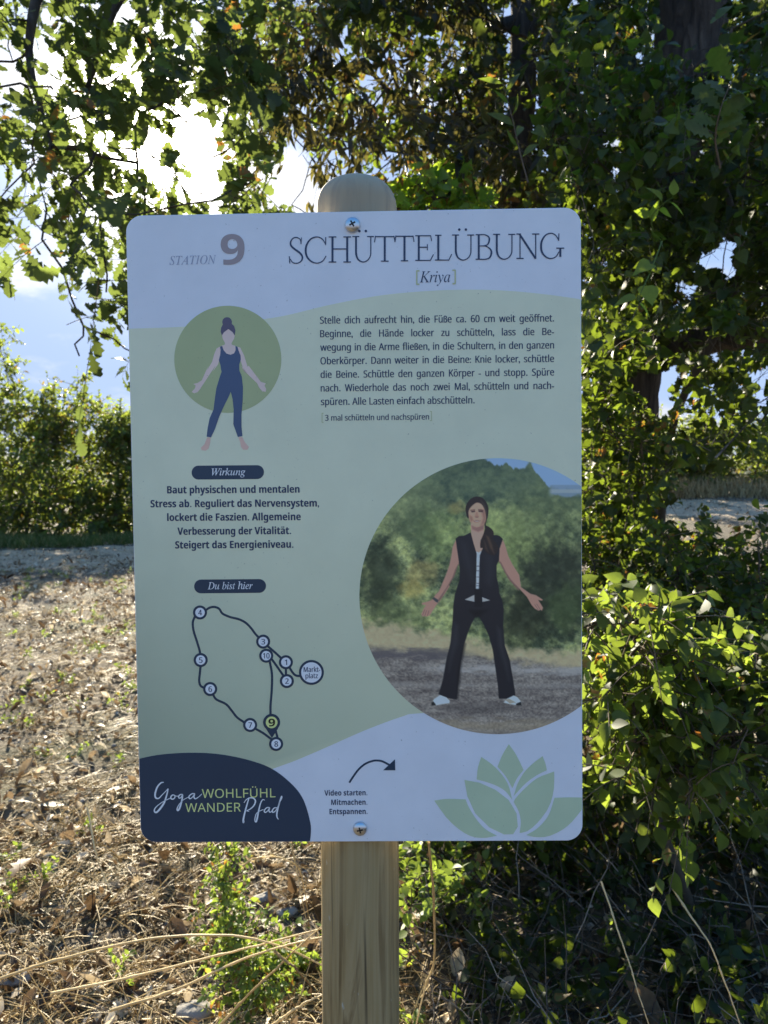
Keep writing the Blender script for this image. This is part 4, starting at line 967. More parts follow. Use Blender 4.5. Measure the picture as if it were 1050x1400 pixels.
# ------------------------------------------------------------------ litter, dry grass, pebbles, weeds on the ground
def scatter(n, x0, x1, y0, y1, power=1.6, keep=None):
    y = y0 + (y1 - y0) * RNG.uniform(0, 1, n * 3) ** power
    f = np.clip(y / y1, 0.15, 1)
    x = RNG.uniform(x0, x1, n * 3) * (0.35 + 0.65 * f)
    k = np.ones(len(x), bool) if keep is None else keep(x, y)
    x, y = x[k][:n], y[k][:n]
    return np.stack([x, y, ground_z(x, y)], -1)
def ground_cover():
    parts = []
    for T, n, sz, lo in ((T_CURL, 15000, 0.04, 0.1), (T_CURL_OAK, 11000, 0.048, 0.0), (T_SMALL, 16000, 0.02, 0.4)):
        p = np.concatenate([scatter(n, -8, 4.5, 1.1, 12.5, 1.9), scatter(n // 3, -13, 9, 7, 16.5, 0.9)])
        p = p[RNG.uniform(0, 1, len(p)) < 0.25 + 1.1 * sstep(0.3, 0.6, fbm(p[:, 0] * 2.2, p[:, 1] * 2.2, 17))]
        m = len(p)
        p[:, 2] += RNG.uniform(0.002, 0.022, m)
        p[:, 2] += 0.012 * (p[:, 1] > 8)
        d = RNG.normal(0, 1, (m, 3)); d[:, 2] *= 0.45
        nh = RNG.normal(0, 0.6, (m, 3)); nh[:, 2] += 1
        patch = fbm(p[:, 0] * 1.3, p[:, 1] * 1.3, 9)
        tn = np.clip(RNG.beta(1.1, 1.5, m) * 0.85 + lo * 0.4 + (patch - 0.5) * 0.6, 0, 1)
        parts.append(leaves(T, p, d, nh, sz * np.exp(RNG.normal(-0.1, 0.38, m)), tn))
    tag(put('fallen_leaves', join(parts), M_LITTER), 'brown and tan fallen leaves strewn over the ground', kind='stuff')
    # pale chips and pebbles
    p = scatter(6000, -9, 5, 1.3, 13.0, 1.2)
    ico = np.array([(0, 0, .6), (.9, 0, 0), (.25, .85, 0), (-.75, .5, 0), (-.7, -.55, 0), (.3, -.9, 0), (0, 0, -.6)]) 
    q = np.array([(0, 1, 2), (0, 2, 3), (0, 3, 4), (0, 4, 5), (0, 5, 1), (6, 2, 1), (6, 3, 2), (6, 4, 3), (6, 5, 4), (6, 1, 5)])
    n = len(p); s = RNG.uniform(0.006, 0.022, n)
    V = ico[None] * RNG.uniform(0.7, 1.3, (n, 7, 3)) * s[:, None, None]
    a = RNG.uniform(0, 2 * PI, n); ca, sa = np.cos(a)[:, None], np.sin(a)[:, None]
    V = np.stack([V[..., 0] * ca - V[..., 1] * sa, V[..., 0] * sa + V[..., 1] * ca, V[..., 2]], -1) + p[:, None]
    Q = (q[None] + (np.arange(n) * 7)[:, None, None]).reshape(-1, 3)
    o = link('pebbles', mesh_np('pebbles', V.reshape(-1, 3), [Q], False, np.repeat(RNG.uniform(0, 1, n), 7)), M_STONE)
    tag(o, 'small pale pebbles mixed into the leaf litter', kind='stuff')
    # dry grass: bent blades, flattened on the left, in tufts
    cen = scatter(1150, -5.5, 1.2, 1.15, 8.0, 1.8, lambda x, y: (x < 0.25) | (RNG.uniform(0, 1, len(x)) < 0.12))
    cen = np.concatenate([cen, scatter(160, -2.4, 0.35, 1.15, 3.2, 1.3), scatter(700, -11, 2, 7, 13.5, 0.9)])
    n = 15
    c = np.repeat(cen, n, 0) + RNG.normal(0, 0.05, (len(cen) * n, 3)) * np.array([1, 1, 0])
    c[:, 2] = ground_z(c[:, 0], c[:, 1]) 
    m = len(c)
    d = RNG.normal(0, 1, (m, 3)); d[:, 2] = RNG.uniform(0.05, 0.8, m); d = nrm(d)
    L = RNG.uniform(0.05, 0.3, m); s = np.linspace(0, 1, 4)
    P = c[:, None] + d[:, None] * (L[:, None] * s)[..., None] + np.array([0, 0, -1.0]) * (L[:, None] * 0.35 * s ** 2)[..., None]
    P[..., 2] = np.maximum(P[..., 2], ground_z(P[..., 0], P[..., 1]) + 0.004)
    V, Q = tubes(P, np.broadcast_to(0.0016 * np.array([1.2, 1, .7, .3]), (m, 4)), 3)
    tag(put('dry_grass', (V, Q, np.repeat(RNG.uniform(0, 1, m), 12)), M_STRAW), 'dry bleached grass blades lying among the dead leaves', kind='stuff')
    # fallen twigs
    m = 1300
    c = scatter(m, -3.0, 3.0, 1.15, 5.5, 1.4); m = len(c)
    d = RNG.normal(0, 1, (m, 3)); d[:, 2] = RNG.uniform(-0.1, 0.35, m); d = nrm(d); L = RNG.uniform(0.05, 0.3, m)
    P = c[:, None] + d[:, None] * (L[:, None] * s)[..., None] + RNG.normal(0, 0.006, (m, 4, 3)); P[..., 2] += 0.008
    V, Q = tubes(P, np.broadcast_to(0.0016 * np.array([1.3, 1, .8, .4]), (m, 4)), 4)
    tag(put('twig_debris', (V, Q, np.repeat(RNG.uniform(0, 1, m), 16)), M_DEADTWIG), 'thin dead twigs scattered on the ground', kind='stuff')
    # little green weeds
    cen = np.concatenate([scatter(330, -6, 1.8, 1.3, 11, 1.1), W(RNG.uniform(330, 430, 26), RNG.uniform(1170, 1390, 26), 2.2)])
    cen[:, 2] = ground_z(cen[:, 0], cen[:, 1]) + 0.01
    dirs = np.tile(np.array([0, 0, 1.0]), (len(cen), 1))
    tw, lf = foliage(cen, dirs, 5, T_SMALL, 0.022, 0.09, 8, 0.1, 0.5, 0.0, (0.2, 0.9), 0.001)
    tag(put('ground_weeds', lf, M_WEED), 'small green weeds sprouting through the leaf litter', kind='stuff')
    # green verge in front of the left hedge
    m = 16000
    t = RNG.uniform(0, 1, m)
    cx = -16 + 18 * t; cy = np.interp(cx, [-30, -14, -7, -1, 5], [5.5, 9.6, 12.0, 13.6, 14.2]) + 1.35 + 0.9 * fbm(cx * 1.3, cx * 0, 27) + RNG.gamma(1.5, 0.55, m)
    c = np.stack([cx, cy, ground_z(cx, cy)], -1)
    d = RNG.normal(0, 0.5, (m, 3)); d[:, 2] = 1; d = nrm(d); L = RNG.uniform(0.08, 0.28, m)
    P = c[:, None] + d[:, None] * (L[:, None] * s)[..., None]
    V, Q = tubes(P, np.broadcast_to(0.006 * np.array([1.2, 1, .7, .2]), (m, 4)), 3)
    tag(put('verge_grass', (V, Q, np.repeat(np.clip(RNG.normal(0.55, 0.25, m) + 0.3 * (fbm(cx, cy, 2) - .5), 0, 1), 12)), M_GRASS), 'short green grass on the verge along the left hedge', kind='stuff')
ground_cover()

# ------------------------------------------------------------------ the canopy: where leaves show, cell by cell of 50 pixels
DENS = {0:   '657478999888869999999', 50: '577789999888889989999', 100: '488878899888889889998', 150: '588753799898899889999',
        200: '788511567998999889999', 250: '557532611466778989999', 300: '013630000000000099998', 350: '003730000000000098977',
        400: '002730000000000098856', 450: '001610000000000099999'}
GAPS = [(206, 215, 30, 36), (268, 200, 30, 42), (255, 150, 16, 14), (402, 248, 30, 46), (165, 18, 18, 22), (12, 100, 20, 40), (170, 262, 12, 8), (310, 100, 8, 14),
        (896, 530, 30, 32), (985, 355, 26, 26), (940, 395, 16, 14), (1040, 520, 16, 26), (840, 200, 14, 10), (690, 20, 9, 14), (745, 205, 11, 10), (990, 672, 65, 36), (935, 700, 30, 20), (1035, 645, 22, 26)]
def cull_gaps(P):
    x, y, d = to_px(P)
    k = np.ones(len(P), bool)
    for gx, gy, rx, ry in GAPS:
        wob = 1 + 0.35 * np.sin(np.arctan2(y - gy, x - gx) * 3 + gx)
        k &= ((x - gx) / (rx * wob)) ** 2 + ((y - gy) / (ry * wob)) ** 2 > 1
    for gx, gy, rx, ry in ((714, 90, 26, 120), (714, 90, 22, 110), (942, 30, 48, 80), (942, 20, 44, 66), (960, 466, 95, 20), (700, 250, 18, 40)):
        inside = ((x - gx) / rx) ** 2 + ((y - gy) / ry) ** 2 < 1
        k &= ~(inside & (RNG.uniform(0, 1, len(P)) < 0.68))
    # a chink in the crown that lets the sun onto the shrub behind the post top
    c = W(596, 268, 3.3); q = P - c; t = q @ SUN
    k &= ~((np.linalg.norm(q - t[:, None] * SUN, axis=1) < 0.2 + 0.04 * np.sin(t * 5)) & (t > 0.3))
    # keep the line of the board itself and of the camera clear
    k &= (d > 1.15)
    return k
def cells(xa, xb, ya=0, yb=500, extra=None):
    out = []
    for y, row in DENS.items():
        for i, ch in enumerate(row):
            x = i * 50
            if xa <= x < xb and ya <= y < yb and ch != '0': out.append((x, y, int(ch)))
    if extra: out += extra
    return out
def canopy_nodes(cl, dlo, dhi, per=1):
    C = []; D = []
    for x, y, d in cl:
        for k in range(per):
            dep = RNG.uniform(dlo, dhi)
            C.append(W(x + RNG.uniform(0, 50), y + RNG.uniform(0, 50), dep)); D.append(d)
    return np.array(C), np.array(D)

def build_oak():
    t = thing('oak_tree', 'old oak tree with dark trunk and long limb reaching over the board', 'tree')
    base = W(858, 900, 4.3); base[2] = ground_z(base[0], base[1]) - 0.1
    trunk = np.array([base, W(850, 640, 4.3), W(862, 480, 4.25), W(895, 290, 4.2), W(930, 120, 4.2), W(945, -20, 4.2), W(950, -300, 4.2)])
    put('trunk', big_tube(trunk, [0.24, 0.2, 0.18, 0.17, 0.19, 0.2, 0.16], 18, 46), M_BARK, t)
    limbs = [
        ([W(862, 488, 4.25), W(920, 476, 4.1), W(985, 462, 4.0), W(1075, 452, 3.9), W(1180, 420, 3.9)], [0.1, 0.085, 0.078, 0.07, 0.05]),
        ([W(940, -40, 4.2), W(800, -160, 4.0), W(600, -230, 3.7), W(400, -190, 3.5), W(230, -90, 3.4), W(155, 10, 3.35), W(120, 120, 3.3)], [0.15, 0.13, 0.1, 0.075, 0.05, 0.028, 0.012]),
        ([W(400, -190, 3.5), W(280, -120, 3.3), W(90, -60, 3.2), W(40, 60, 3.1), W(70, 200, 3.05)], [0.07, 0.05, 0.03, 0.018, 0.008]),
        ([W(900, 270, 4.2), W(850, 130, 4.3), W(800, 110, 4.4), W(740, 60, 4.5)], [0.09, 0.07, 0.055, 0.03]),
    ]
    L = [big_tube(np.array(p), r, 10, 26, 0.1) for p, r in limbs]
    put('limb', join(L), M_BARK, t)
    # left sprays against the light
    cl = cells(0, 350) + [(x, y, 7) for x in (-150, -100, -50) for y in range(0, 300, 50)] + [(x, y, 7) for x in range(-100, 400, 50) for y in (-100, -50)]
    A, D = canopy_nodes(cl, 2.7, 3.9)
    roots = np.concatenate([spline(np.array(p), 14) for p, r in limbs[1:3]])[6:]
    br, dr = skeleton(roots, A, 0.0035, 0.035)
    tw, lf = foliage(A, dr, np.maximum(1, (D * 0.85).astype(int)), T_OAK, 0.098, 0.3, 9, 0.15, 0.85, 0.35, (0.05, 0.8), 0.0017, cull_gaps)
    # right crown, high in the shade
    cl = cells(650, 1050, 0, 500) + [(x, y, 8) for x in (1050, 1100, 1150) for y in range(-50, 500, 50)] + [(x, y, 8) for x in range(450, 1050, 50) for y in (-100, -50)]
    A2, D2 = canopy_nodes(cl, 3.6, 6.0)
    r2 = np.concatenate([spline(np.array(p), 12) for p, r in (limbs[0], limbs[3])] + [spline(trunk, 20)[8:]])
    br2, dr2 = skeleton(r2, A2, 0.0035, 0.05)
    tw2, lf2 = foliage(A2, dr2, (D2 * 2.2).astype(int), T_OAK, 0.095, 0.34, 9, 0.2, 0.9, 0.3, (0.0, 0.7), 0.0018, cull_gaps)
    put('branches', join([br, br2]), M_BARK, t)
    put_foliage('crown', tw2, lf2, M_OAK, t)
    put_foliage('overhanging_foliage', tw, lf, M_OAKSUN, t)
build_oak()

def build_slender():
    t = thing('slender_tree', 'slender dark trunk behind the top of the board with drooping narrow leaves', 'tree')
    base = W(690, 900, 5.2); base[2] = ground_z(base[0], base[1]) - 0.1
    trunk = np.array([base, W(697, 560, 5.2), W(702, 300, 5.15), W(712, 150, 5.1), W(716, 0, 5.1), W(712, -250, 5.1)])
    put('trunk', big_tube(trunk, [0.13, 0.115, 0.105, 0.095, 0.095, 0.08], 14, 36), M_BARK, t)
    lp = np.array([W(705, 30, 5.1), W(650, 42, 4.9), W(560, 20, 4.7), W(450, -40, 4.5), W(390, -60, 4.3)])
    lp2 = np.array([W(703, 280, 5.1), W(650, 240, 4.8), W(590, 190, 4.6), W(500, 90, 4.4)])
    put('limb', join([big_tube(lp, [0.05, 0.042, 0.035, 0.025, 0.015], 8, 20), big_tube(lp2, [0.05, 0.035, 0.028, 0.012], 8, 20)]), M_BARK, t)
    cl = cells(350, 750, 0, 300) + [(x, y, 8) for x in range(350, 700, 50) for y in (-100, -50)]
    A, D = canopy_nodes(cl, 3.4, 5.4)
    r = np.concatenate([spline(lp, 12), spline(lp2, 12), spline(trunk, 16)[6:]])
    br, dr = skeleton(r, A, 0.003, 0.03)
    put('branches', br, M_BARK, t)
    tw, lf = foliage(A, dr, (D * 1.25).astype(int), T_LANCE, 0.105, 0.34, 10, 0.35, 0.8, 1.1, (0.0, 0.85), 0.0016, cull_gaps, 0.1)
    A2, D2 = canopy_nodes(cl, 4.0, 6.5)
    br2, dr2 = skeleton(r, A2, 0.003, 0.03)
    tw2, lf2 = foliage(A2, dr2, (D2 * 0.95).astype(int), T_OVATE, 0.08, 0.34, 10, 0.25, 0.9, 0.5, (0.2, 0.95), 0.0016, cull_gaps, 0.5)
    put_foliage('drooping_leaves', tw, lf, M_DROOP, t)
    put_foliage('crown', tw2, lf2, M_VINE, t)
build_slender()

def spray(name, label, cat, pts, T, size, mat, M=9, group=None, r=0.004, seed_dir=None, side=1.0, hang=0.25):
    """one shoot: a bent stem with leaves set along it"""
    t = thing(name, label, cat, group=group)
    c = spline(np.array(pts), 16)
    rr = np.linspace(r, r * 0.35, 16)
    V, Q = tubes(c[None], rr[None], 6)
    put('stem', (V, Q, np.full(len(V), 0.55)), M_TWIG if mat is not M_BRIGHT else M_GRASS, t)
    ts = np.linspace(0.25, 1, M) * 15
    i = np.minimum(ts.astype(int), 14); fr = (ts - i)[:, None]
    p = c[i] * (1 - fr) + c[i + 1] * fr
    d = nrm(c[i + 1] - c[i])
    s = nrm(np.cross(d, FWD)) * np.where(np.arange(M) % 2, 1, -1)[:, None]
    ld = d * 0.6 + s * side + RNG.normal(0, 0.25, (M, 3)); ld[:, 2] -= hang
    nh = -FWD[None] * 0.7 + RNG.normal(0, 0.45, (M, 3)); nh[:, 2] += 0.5
    put('leaves', leaves(T, p, ld, nh, size * RNG.uniform(0.7, 1.15, M), RNG.uniform(0.4, 0.9, M)), mat, t)
    return t
def build_vines():
    t = thing('climbing_vine', 'dense climbing vine draped over the oak beside the right edge of the board', 'vine')
    st = [[W(835, 900, 3.9), W(828, 640, 3.8), W(845, 420, 3.7), W(820, 250, 3.6), W(790, 120, 3.6)], [W(900, 900, 3.8), W(915, 600, 3.6), W(1010, 380, 3.3), W(980, 200, 3.3), W(1000, 40, 3.3)]]
    put('stem', join([big_tube(np.array(s), [0.022, 0.02, 0.016, 0.012, 0.007], 7, 26) for s in st]), M_TWIG, t)
    cl = cells(750, 1050, 50, 500) + [(x, y, 8) for x in (1050, 1100) for y in range(0, 550, 50)] + [(800, 500, 9), (820, 530, 9), (825, 570, 9), (830, 610, 9), (815, 640, 8), (850, 500, 5), (950, 500, 7), (1000, 500, 6), (800, 550, 8), (950, 550, 7), (1000, 550, 7), (800, 600, 8), (950, 600, 5), (900, 600, 3)]
    A, D = canopy_nodes(cl, 2.6, 3.7)
    br, dr = skeleton(np.concatenate([spline(np.array(s), 16)[4:] for s in st]), A, 0.0022, 0.012)
    put('branches', br, M_TWIG, t)
    tw, lf = foliage(A, dr, (D * 1.7).astype(int), T_HEART, 0.058, 0.3, 9, 0.4, 0.8, 0.55, (0.0, 0.75), 0.0013, cull_gaps, 0.35)
    put_foliage('leaves', tw, lf, M_VINE, t)
    spray('vine_shoot', 'hanging shoot with three big pale green leaves right of the board', 'vine shoot', [W(905, 330, 2.25), W(890, 370, 2.2), W(876, 400, 2.15), W(872, 412, 2.15)], T_HEART, 0.075, M_BRIGHT, 4, 'young shoots in front of the trees', 0.0025, hang=0.3)
    spray('vine_shoot', 'leafy shoot of broad lobed leaves high at the right', 'vine shoot', [W(985, 230, 2.3), W(978, 190, 2.25), W(985, 150, 2.2), W(1000, 110, 2.2)], T_OAK, 0.11, M_VINE, 10, 'young shoots in front of the trees', 0.0035, hang=-0.1)
    spray('vine_shoot', 'upright young shoot with long leaves against the slender trunk', 'vine shoot', [W(722, 250, 2.6), W(710, 205, 2.6), W(700, 160, 2.6), W(688, 115, 2.6)], T_LANCE, 0.1, M_VINE, 8, 'young shoots in front of the trees', 0.003, hang=-0.3)
    spray('vine_shoot', 'thin trailing shoot with one bright yellow leaf in the canopy above the post', 'vine shoot', [W(500, 120, 2.6), W(483, 135, 2.6), W(468, 148, 2.6), W(462, 152, 2.6)], T_OVATE, 0.075, M_BRIGHT, 3, 'young shoots in front of the trees', 0.002, hang=0.9)
    spray('vine_shoot', 'shoot with narrow bright leaves right of the upper board corner', 'vine shoot', [W(900, 330, 2.5), W(890, 300, 2.45), W(905, 280, 2.4), W(920, 270, 2.4)], T_OVATE, 0.075, M_BRIGHT, 6, 'young shoots in front of the trees', 0.0025, hang=0.2)
build_vines()

def shrub(name, label, base, nodes, mat, T, size, tw_n, L=0.25, M=9, droop=0.2, hang=0.2, tint=(0.1, 0.9), tip=0.003, cap=0.02, group=None, cat='shrub', stems=3, cull=cull_gaps, flat=0.7, spread=0.9, r=0.0015, up=0.0):
    base = np.asarray(base, float); base[2] = ground_z(base[0], base[1]) - 0.02
    t = thing(name, label, cat, tuple(base), group)
    A = np.asarray(nodes, float)
    roots = [base + np.array([RNG.normal(0, 0.06), RNG.normal(0, 0.06), 0]) for k in range(stems)]
    br, dr = skeleton(roots, A, tip, cap, 0.35)
    dr = nrm(dr + np.array([0, 0, up]))
    put('branches', br, M_TWIG, t, base)
    tw, lf = foliage(A, dr, tw_n, T, size, L, M, droop, spread, hang, tint, r, cull, flat)
    put_foliage('leaves', tw, lf, mat, t, base)
    return t
def px_nodes(cells_, dlo, dhi, per=2):
    C = []
    for x0, y0, x1, y1, k in cells_:
        for _ in range(int(k * per)): C.append(W(RNG.uniform(x0, x1), RNG.uniform(y0, y1), RNG.uniform(dlo, dhi)))
    return np.array(C)
def build_near_shrubs():
    # sunlit shrub behind the post top
    A = px_nodes([(535, 245, 650, 310, 12), (560, 310, 720, 420, 4)], 3.1, 3.5)
    b = W(610, 900, 3.4)
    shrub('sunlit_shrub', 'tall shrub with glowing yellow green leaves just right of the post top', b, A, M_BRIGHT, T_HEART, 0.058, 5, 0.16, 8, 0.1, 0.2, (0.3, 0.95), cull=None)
    # shrubs of the right bank
    A = px_nodes([(800, 560, 905, 720, 16), (795, 720, 930, 880, 16), (700, 620, 800, 880, 7)], 2.7, 3.7)
    shrub('tangled_shrub', 'tangled shrub with small sunlit leaves rising beside the right edge of the board', W(850, 950, 3.2), A, M_VINE, T_OVATE, 0.04, 11, 0.2, 10, 0.2, 0.2, (0.2, 0.97))
    A = px_nodes([(800, 840, 950, 980, 20), (860, 950, 1060, 1090, 18), (960, 860, 1130, 980, 14)], 1.8, 2.6)
    shrub('dogwood_shrub', 'low bush with broad fresh green leaves lit from behind at the right', W(960, 1240, 2.15), A, M_DOG, T_OVATE, 0.055, 6, 0.2, 8, 0.3, 0.45, (0.0, 0.9), cap=0.014, r=0.0022)
    A = px_nodes([(905, 725, 1060, 880, 26), (1060, 760, 1150, 900, 8)], 2.6, 3.5)
    shrub('bramble_bush', 'low bramble thicket in front of the far track at the right', W(1000, 960, 3.0), A, M_VINE, T_OVATE, 0.042, 9, 0.2, 10, 0.3, 0.1, (0.2, 0.95))
    A = np.concatenate([px_nodes([(560, 980, 800, 1180, 22), (800, 1040, 1080, 1200, 30)], 2.5, 3.3), px_nodes([(490, 690, 790, 1060, 45)], 3.2, 3.9)])  # second set: unseen foliage behind the board, added to shade the lower right
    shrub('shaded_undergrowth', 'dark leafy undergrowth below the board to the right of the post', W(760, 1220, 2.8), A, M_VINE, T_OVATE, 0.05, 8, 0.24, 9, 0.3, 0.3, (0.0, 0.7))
    x = RNG.uniform(0.2, 1.35, 90); y = RNG.uniform(1.55, 2.7, 90)
    A = np.stack([x * (0.5 + 0.25 * y), y, ground_z(x * (0.5 + 0.25 * y), y) + RNG.uniform(0.03, 0.14, 90)], -1)
    shrub('shade_leaves', 'added dark leaves that deepen the shade over the bank at the lower right', (0.8, 2.1, 0), A, M_VINE, T_HEART, 0.042, 4, 0.16, 8, 0.15, 0.1, (0.0, 0.35), 0.0014, 0.004, cat='added foliage', cull=None, r=0.001, up=0.2)  # low dark leaves added to make the shaded bank darker
    # bare dead twigs at the foot of the bank
    t = thing('dead_brushwood', 'heap of grey leafless twigs in the dark lower right corner', 'brushwood', tuple(W(900, 1350, 1.9)))
    m = 520
    c = W(RNG.uniform(620, 1120, m), RNG.uniform(1170, 1420, m), 1.9); yy = RNG.uniform(1.35, 2.6, m)
    c = np.stack([RNG.uniform(0.12, 1.3, m) * (yy / 1.9) ** 0.6, yy, 0 * yy], -1); c[:, 2] = ground_z(c[:, 0], c[:, 1]) + RNG.uniform(0.0, 0.1, m)
    d = RNG.normal(0, 1, (m, 3)); d[:, 2] = np.abs(d[:, 2]) * 0.8; d = nrm(d); L = RNG.uniform(0.08, 0.4, m)
    s = np.linspace(0, 1, 5)
    P = c[:, None] + d[:, None] * (L[:, None] * s)[..., None] + RNG.normal(0, 0.012, (m, 5, 3)) * s[None, :, None]
    V, Q = tubes(P, np.broadcast_to(0.0019 * np.array([1.3, 1.1, .9, .7, .3]), (m, 5)), 4)
    o = put('twigs', (V, Q, np.repeat(RNG.uniform(0, 1, m), 20)), M_DEADTWIG, t, np.array(t.location))
build_near_shrubs()

def build_hedge():
    data = [('broad hedge shrub with grey green foliage at the left picture edge', -9.6, 16.6, 1.8, 3.9, (0.1, 0.7)),
            ('hedge shrub with bright sunlit top between the clouds and the track', -7.7, 16.4, 1.5, 2.9, (0.2, 0.95)),
            ('dark hedge shrub with yellow green side next to the board', -5.9, 16.6, 1.3, 2.6, (0.2, 0.9))]
    for i, (lab, x, y, r, h, tn) in enumerate(data):
        n = 150
        a = RNG.uniform(0, 2 * PI, n); rr = r * np.sqrt(RNG.uniform(0, 1, n)); zz = RNG.uniform(0.0, 1, n) ** 1.25
        k = 1 - 0.7 * zz ** 2
        z0 = ground_z(x, y)
        A = np.stack([x + np.cos(a) * rr * k, y + np.sin(a) * rr * k * 0.8, z0 + 0.1 + zz * h * RNG.uniform(0.85, 1.08, n)], -1)
        for sx, top in ((-0.7, 1.25), (0.1, 1.12), (0.75, 1.2)):
            if i == 2: top -= 0.1
            zz = np.linspace(0.75, top, 6)
            A = np.vstack([A, np.stack([x + sx + 0.12 * np.sin(zz * 9), np.full(6, y), z0 + h * zz], -1)])
        shrub('hedge_shrub', lab, (x, y, 0), A, M_HEDGE, T_SMALL, 0.115, 7, 0.62, 9, 0.1, 0.1, tn, 0.008, 0.05, 'shrubs of the hedge across the track', cull=None, r=0.005, up=0.4)
    for i, (lab, x, y, r, h, tn) in enumerate([('low dark shrub under the arching branch right of the board', 5.3, 16.6, 1.4, 1.6, (0.0, 0.6)),
            ('sunlit olive shrub beyond the golden grass at the right edge', 9.8, 19.0, 1.6, 1.9, (0.4, 0.95)), ('dark green shrub between track and sky at the far right', 7.6, 18.4, 1.3, 1.5, (0.1, 0.6))]):
        n = 90
        a = RNG.uniform(0, 2 * PI, n); rr = r * np.sqrt(RNG.uniform(0, 1, n)); zz = RNG.uniform(0.02, 1, n)
        z0 = ground_z(x, y)
        A = np.stack([x + np.cos(a) * rr, y + np.sin(a) * rr * 0.8, z0 + 0.1 + zz * h], -1)
        shrub('field_shrub', lab, (x, y, 0), A, M_HEDGE, T_SMALL, 0.12, 8, 0.5, 9, 0.1, 0.1, tn, 0.008, 0.05, 'shrubs beyond the track on the right', cull=None, r=0.005)
    # golden grass bank, right
    m = 9000
    cx = RNG.uniform(4.0, 14.0, m); cy = 16.2 + RNG.uniform(0, 3.5, m)
    c = np.stack([cx, cy, ground_z(cx, cy)], -1)
    d = RNG.normal(0, 0.35, (m, 3)); d[:, 2] = 1; d = nrm(d); L = RNG.uniform(0.2, 0.55, m); s = np.linspace(0, 1, 4)
    V, Q = tubes(c[:, None] + d[:, None] * (L[:, None] * s)[..., None], np.broadcast_to(0.007 * np.array([1.2, 1, .7, .2]), (m, 4)), 3)
    tag(put('golden_grass', (V, Q, np.repeat(RNG.uniform(0, 1, m), 12)), M_STRAW), 'tall golden dry grass on the sunny bank far right', kind='stuff')
build_hedge()

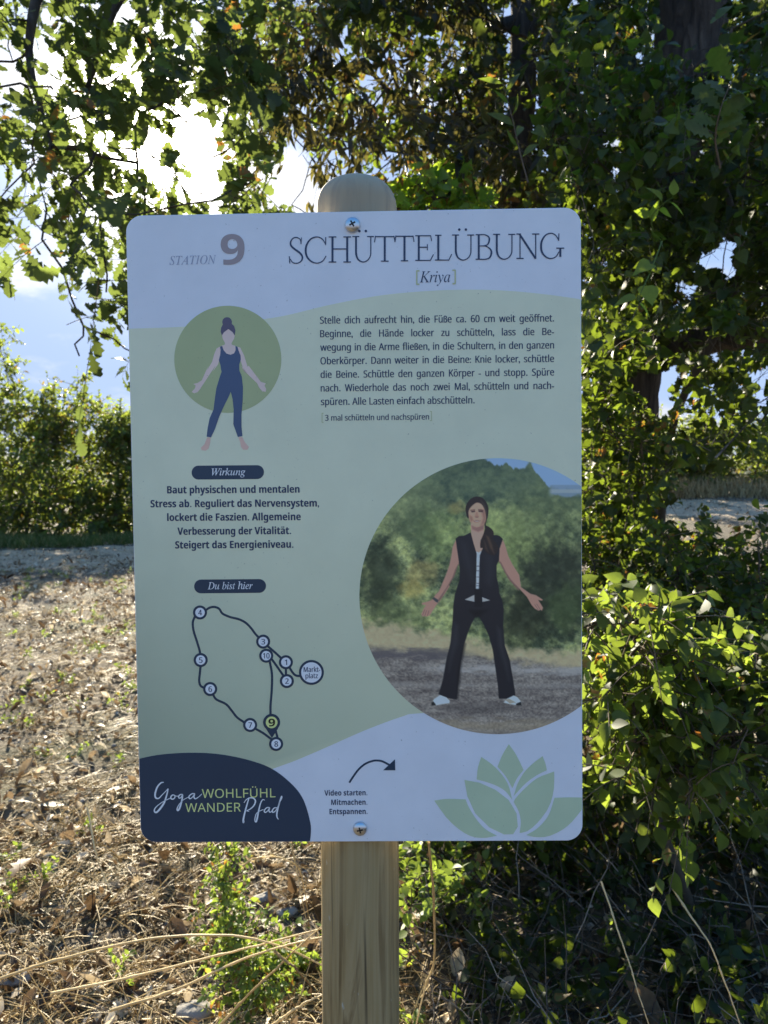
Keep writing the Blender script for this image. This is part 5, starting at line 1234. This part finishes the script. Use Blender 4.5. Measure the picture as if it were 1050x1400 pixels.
# ------------------------------------------------------------------ single stalks and stones in the foreground
def build_stalks():
    def stalk(label, pts, r=0.0022, mat=M_STRAW, tn=0.8, name='straw_stalk', head=False, group='long dry stalks in the foreground'):
        P = np.array([W(*p) for p in pts])
        c = spline(P, 40)
        c = c + np.cumsum(RNG.normal(0, 0.0006, (40, 3)), axis=0) * np.sin(np.linspace(0, PI, 40))[:, None]
        rr = r * np.linspace(1.1, 0.5, 40) * (1 + RNG.normal(0, 0.06, 40)); rr[RNG.integers(5, 12)] *= 1.5; rr[RNG.integers(16, 32)] *= 1.45
        V, Q = tubes(c[None], rr[None], 6)
        o = put(name, (V, Q, np.repeat(np.clip(tn + np.cumsum(RNG.normal(0, 0.07, 40)), 0, 1), 6)), mat)
        tag(o, label, 'stalk', group)
        if head:
            n = 40
            i = RNG.integers(0, 15, n)
            hd = leaves(T_LANCE, c[i] + RNG.normal(0, 0.002, (n, 3)), (c[i] - c[i + 1]) + RNG.normal(0, 0.004, (n, 3)), RNG.normal(0, 1, (n, 3)), np.full(n, 0.014), RNG.uniform(0.6, 1, n))
            put('seed_head', hd, M_STRAW, o)
    stalk('long straw stalk arching from the left edge to the post', [(-20, 1345, 1.75), (70, 1315, 1.72), (200, 1284, 1.7), (300, 1276, 1.68), (380, 1290, 1.66), (445, 1322, 1.66)], 0.0034)
    stalk('straw stalk rising from lower left to the middle of the post, uppermost of the pair', [(70, 1358, 1.72), (180, 1336, 1.72), (300, 1305, 1.7), (365, 1288, 1.68), (445, 1268, 1.66)], 0.003)
    stalk('straw stalk lying just under its parallel neighbour left of the post', [(150, 1382, 1.7), (240, 1352, 1.69), (330, 1308, 1.66), (400, 1286, 1.64), (446, 1280, 1.64)], 0.003)
    stalk('steep straw stalk crossing the two parallel ones beside the post', [(300, 1402, 1.66), (350, 1352, 1.64), (400, 1305, 1.62), (445, 1262, 1.62)], 0.0028)
    stalk('orange brown stalk leaning from the straw bundle down to the post', [(375, 1300, 1.6), (400, 1325, 1.58), (425, 1348, 1.58)], 0.0032, tn=0.15)
    stalk('short straw stalk entering at the bottom edge left of the post', [(372, 1402, 1.5), (410, 1378, 1.5), (445, 1358, 1.52)], 0.003, tn=0.7)
    stalk('slanting brown stalk just left of the post foot', [(397, 1402, 1.56), (415, 1345, 1.56), (432, 1285, 1.58)], 0.002, tn=0.3)
    stalk('curved grass seed head hanging below the lower board edge', [(332, 1184, 1.8), (345, 1175, 1.8), (370, 1172, 1.8), (392, 1178, 1.8), (405, 1190, 1.82), (416, 1230, 1.85), (422, 1262, 1.9)], 0.0022, head=True)
    stalk('upright green straw stem between seed head and post', [(398, 1150, 1.9), (405, 1190, 1.88), (412, 1225, 1.86), (420, 1262, 1.85)], 0.0022, tn=0.6)
    stalk('pale bent stalk standing in the leaf litter far left', [(118, 1098, 2.2), (130, 1150, 2.1), (142, 1195, 2.05), (156, 1228, 2.0)], 0.003, tn=0.9)
    stalk('tall orange brown stem hanging below the board right of the post', [(586, 1150, 1.5), (592, 1220, 1.5), (596, 1310, 1.5), (583, 1352, 1.5), (569, 1402, 1.5)], 0.003, tn=0.2)
    stalk('grey white stem slanting through the shade, nearer to the board corner', [(822, 1205, 1.7), (840, 1262, 1.65), (862, 1330, 1.6), (888, 1404, 1.55)], 0.0022, tn=1.0)
    stalk('grey white kinked stem at the lower right', [(920, 1215, 1.75), (948, 1258, 1.7), (968, 1290, 1.66), (990, 1345, 1.62), (1013, 1404, 1.58)], 0.0024, tn=1.0)
    stalk('thin pale twig slanting up in front of the far right field', [(978, 626, 2.6), (1010, 595, 2.6), (1060, 545, 2.55)], 0.004, M_DEADTWIG, 0.9)
    # small-leaved weed column left of the post
    A = np.concatenate([W(RNG.normal(308, 7, 15), np.linspace(1150, 1300, 15), 2.1), W(RNG.normal(335, 28, 24), RNG.uniform(1260, 1390, 24), 2.0)])
    b = W(330, 1400, 2.05)
    shrub('weed_plant', 'upright small leaved green weed left of the post', b, A, M_WEED, T_SMALL, 0.022, 5, 0.08, 9, 0.1, 0.0, (0.3, 0.95), 0.0012, 0.003, cat='weed', cull=None, r=0.0008, up=0.8)
    A = W(RNG.uniform(545, 640, 14), RNG.uniform(1150, 1260, 14), RNG.uniform(1.9, 2.3, 14))
    shrub('weed_plant', 'sprawling green weed just right of the post below the board', W(590, 1290, 2.1), A, M_WEED, T_OVATE, 0.035, 4, 0.1, 8, 0.1, 0.2, (0.1, 0.8), 0.0012, 0.003, cat='weed', cull=None, r=0.0008, up=0.5)
    def stone(label, px, py, d, s, tn):
        ph = RNG.uniform(0, 6, 6)
        th = np.linspace(0, PI, 12); fi = np.linspace(0, 2 * PI, 18, endpoint=False)
        TH, FI = np.meshgrid(th, fi, indexing='ij')
        r = 1 + 0.16 * np.sin(2 * FI + ph[0]) * np.sin(TH) + 0.13 * np.sin(3 * TH + ph[1] + FI) + 0.07 * np.sin(5 * FI + ph[2]) * np.sin(3 * TH)
        V = np.stack([r * np.sin(TH) * np.cos(FI) * s, r * np.sin(TH) * np.sin(FI) * s * 0.75, r * np.cos(TH) * s * 0.5], -1).reshape(-1, 3)
        q = []
        for i in range(11):
            for j in range(18): q.append((i * 18 + j, i * 18 + 18 + j, i * 18 + 18 + (j + 1) % 18, i * 18 + (j + 1) % 18))
        p = W(px, py, d); p[2] = ground_z(p[0], p[1]) + s * 0.12
        o = link('stone', mesh_np('stone', V, [np.array(q)], True, np.full(len(V), tn)), M_STONE, None, tuple(p))
        tag(o, label, 'stone', 'grey stones in the litter')
    stone('large grey angular stone at the lower left of the post', 268, 1372, 2.02, 0.05, 0.25)
    stone('pale stone in the shade beside the green weed', 362, 1222, 2.6, 0.042, 0.35)
    stone('rounded grey stone near the bottom left corner', 22, 1350, 2.15, 0.045, 0.2)
    stone('rounded brown grey stone below the pale one left of the post', 394, 1242, 2.5, 0.035, 0.3)
build_stalks()
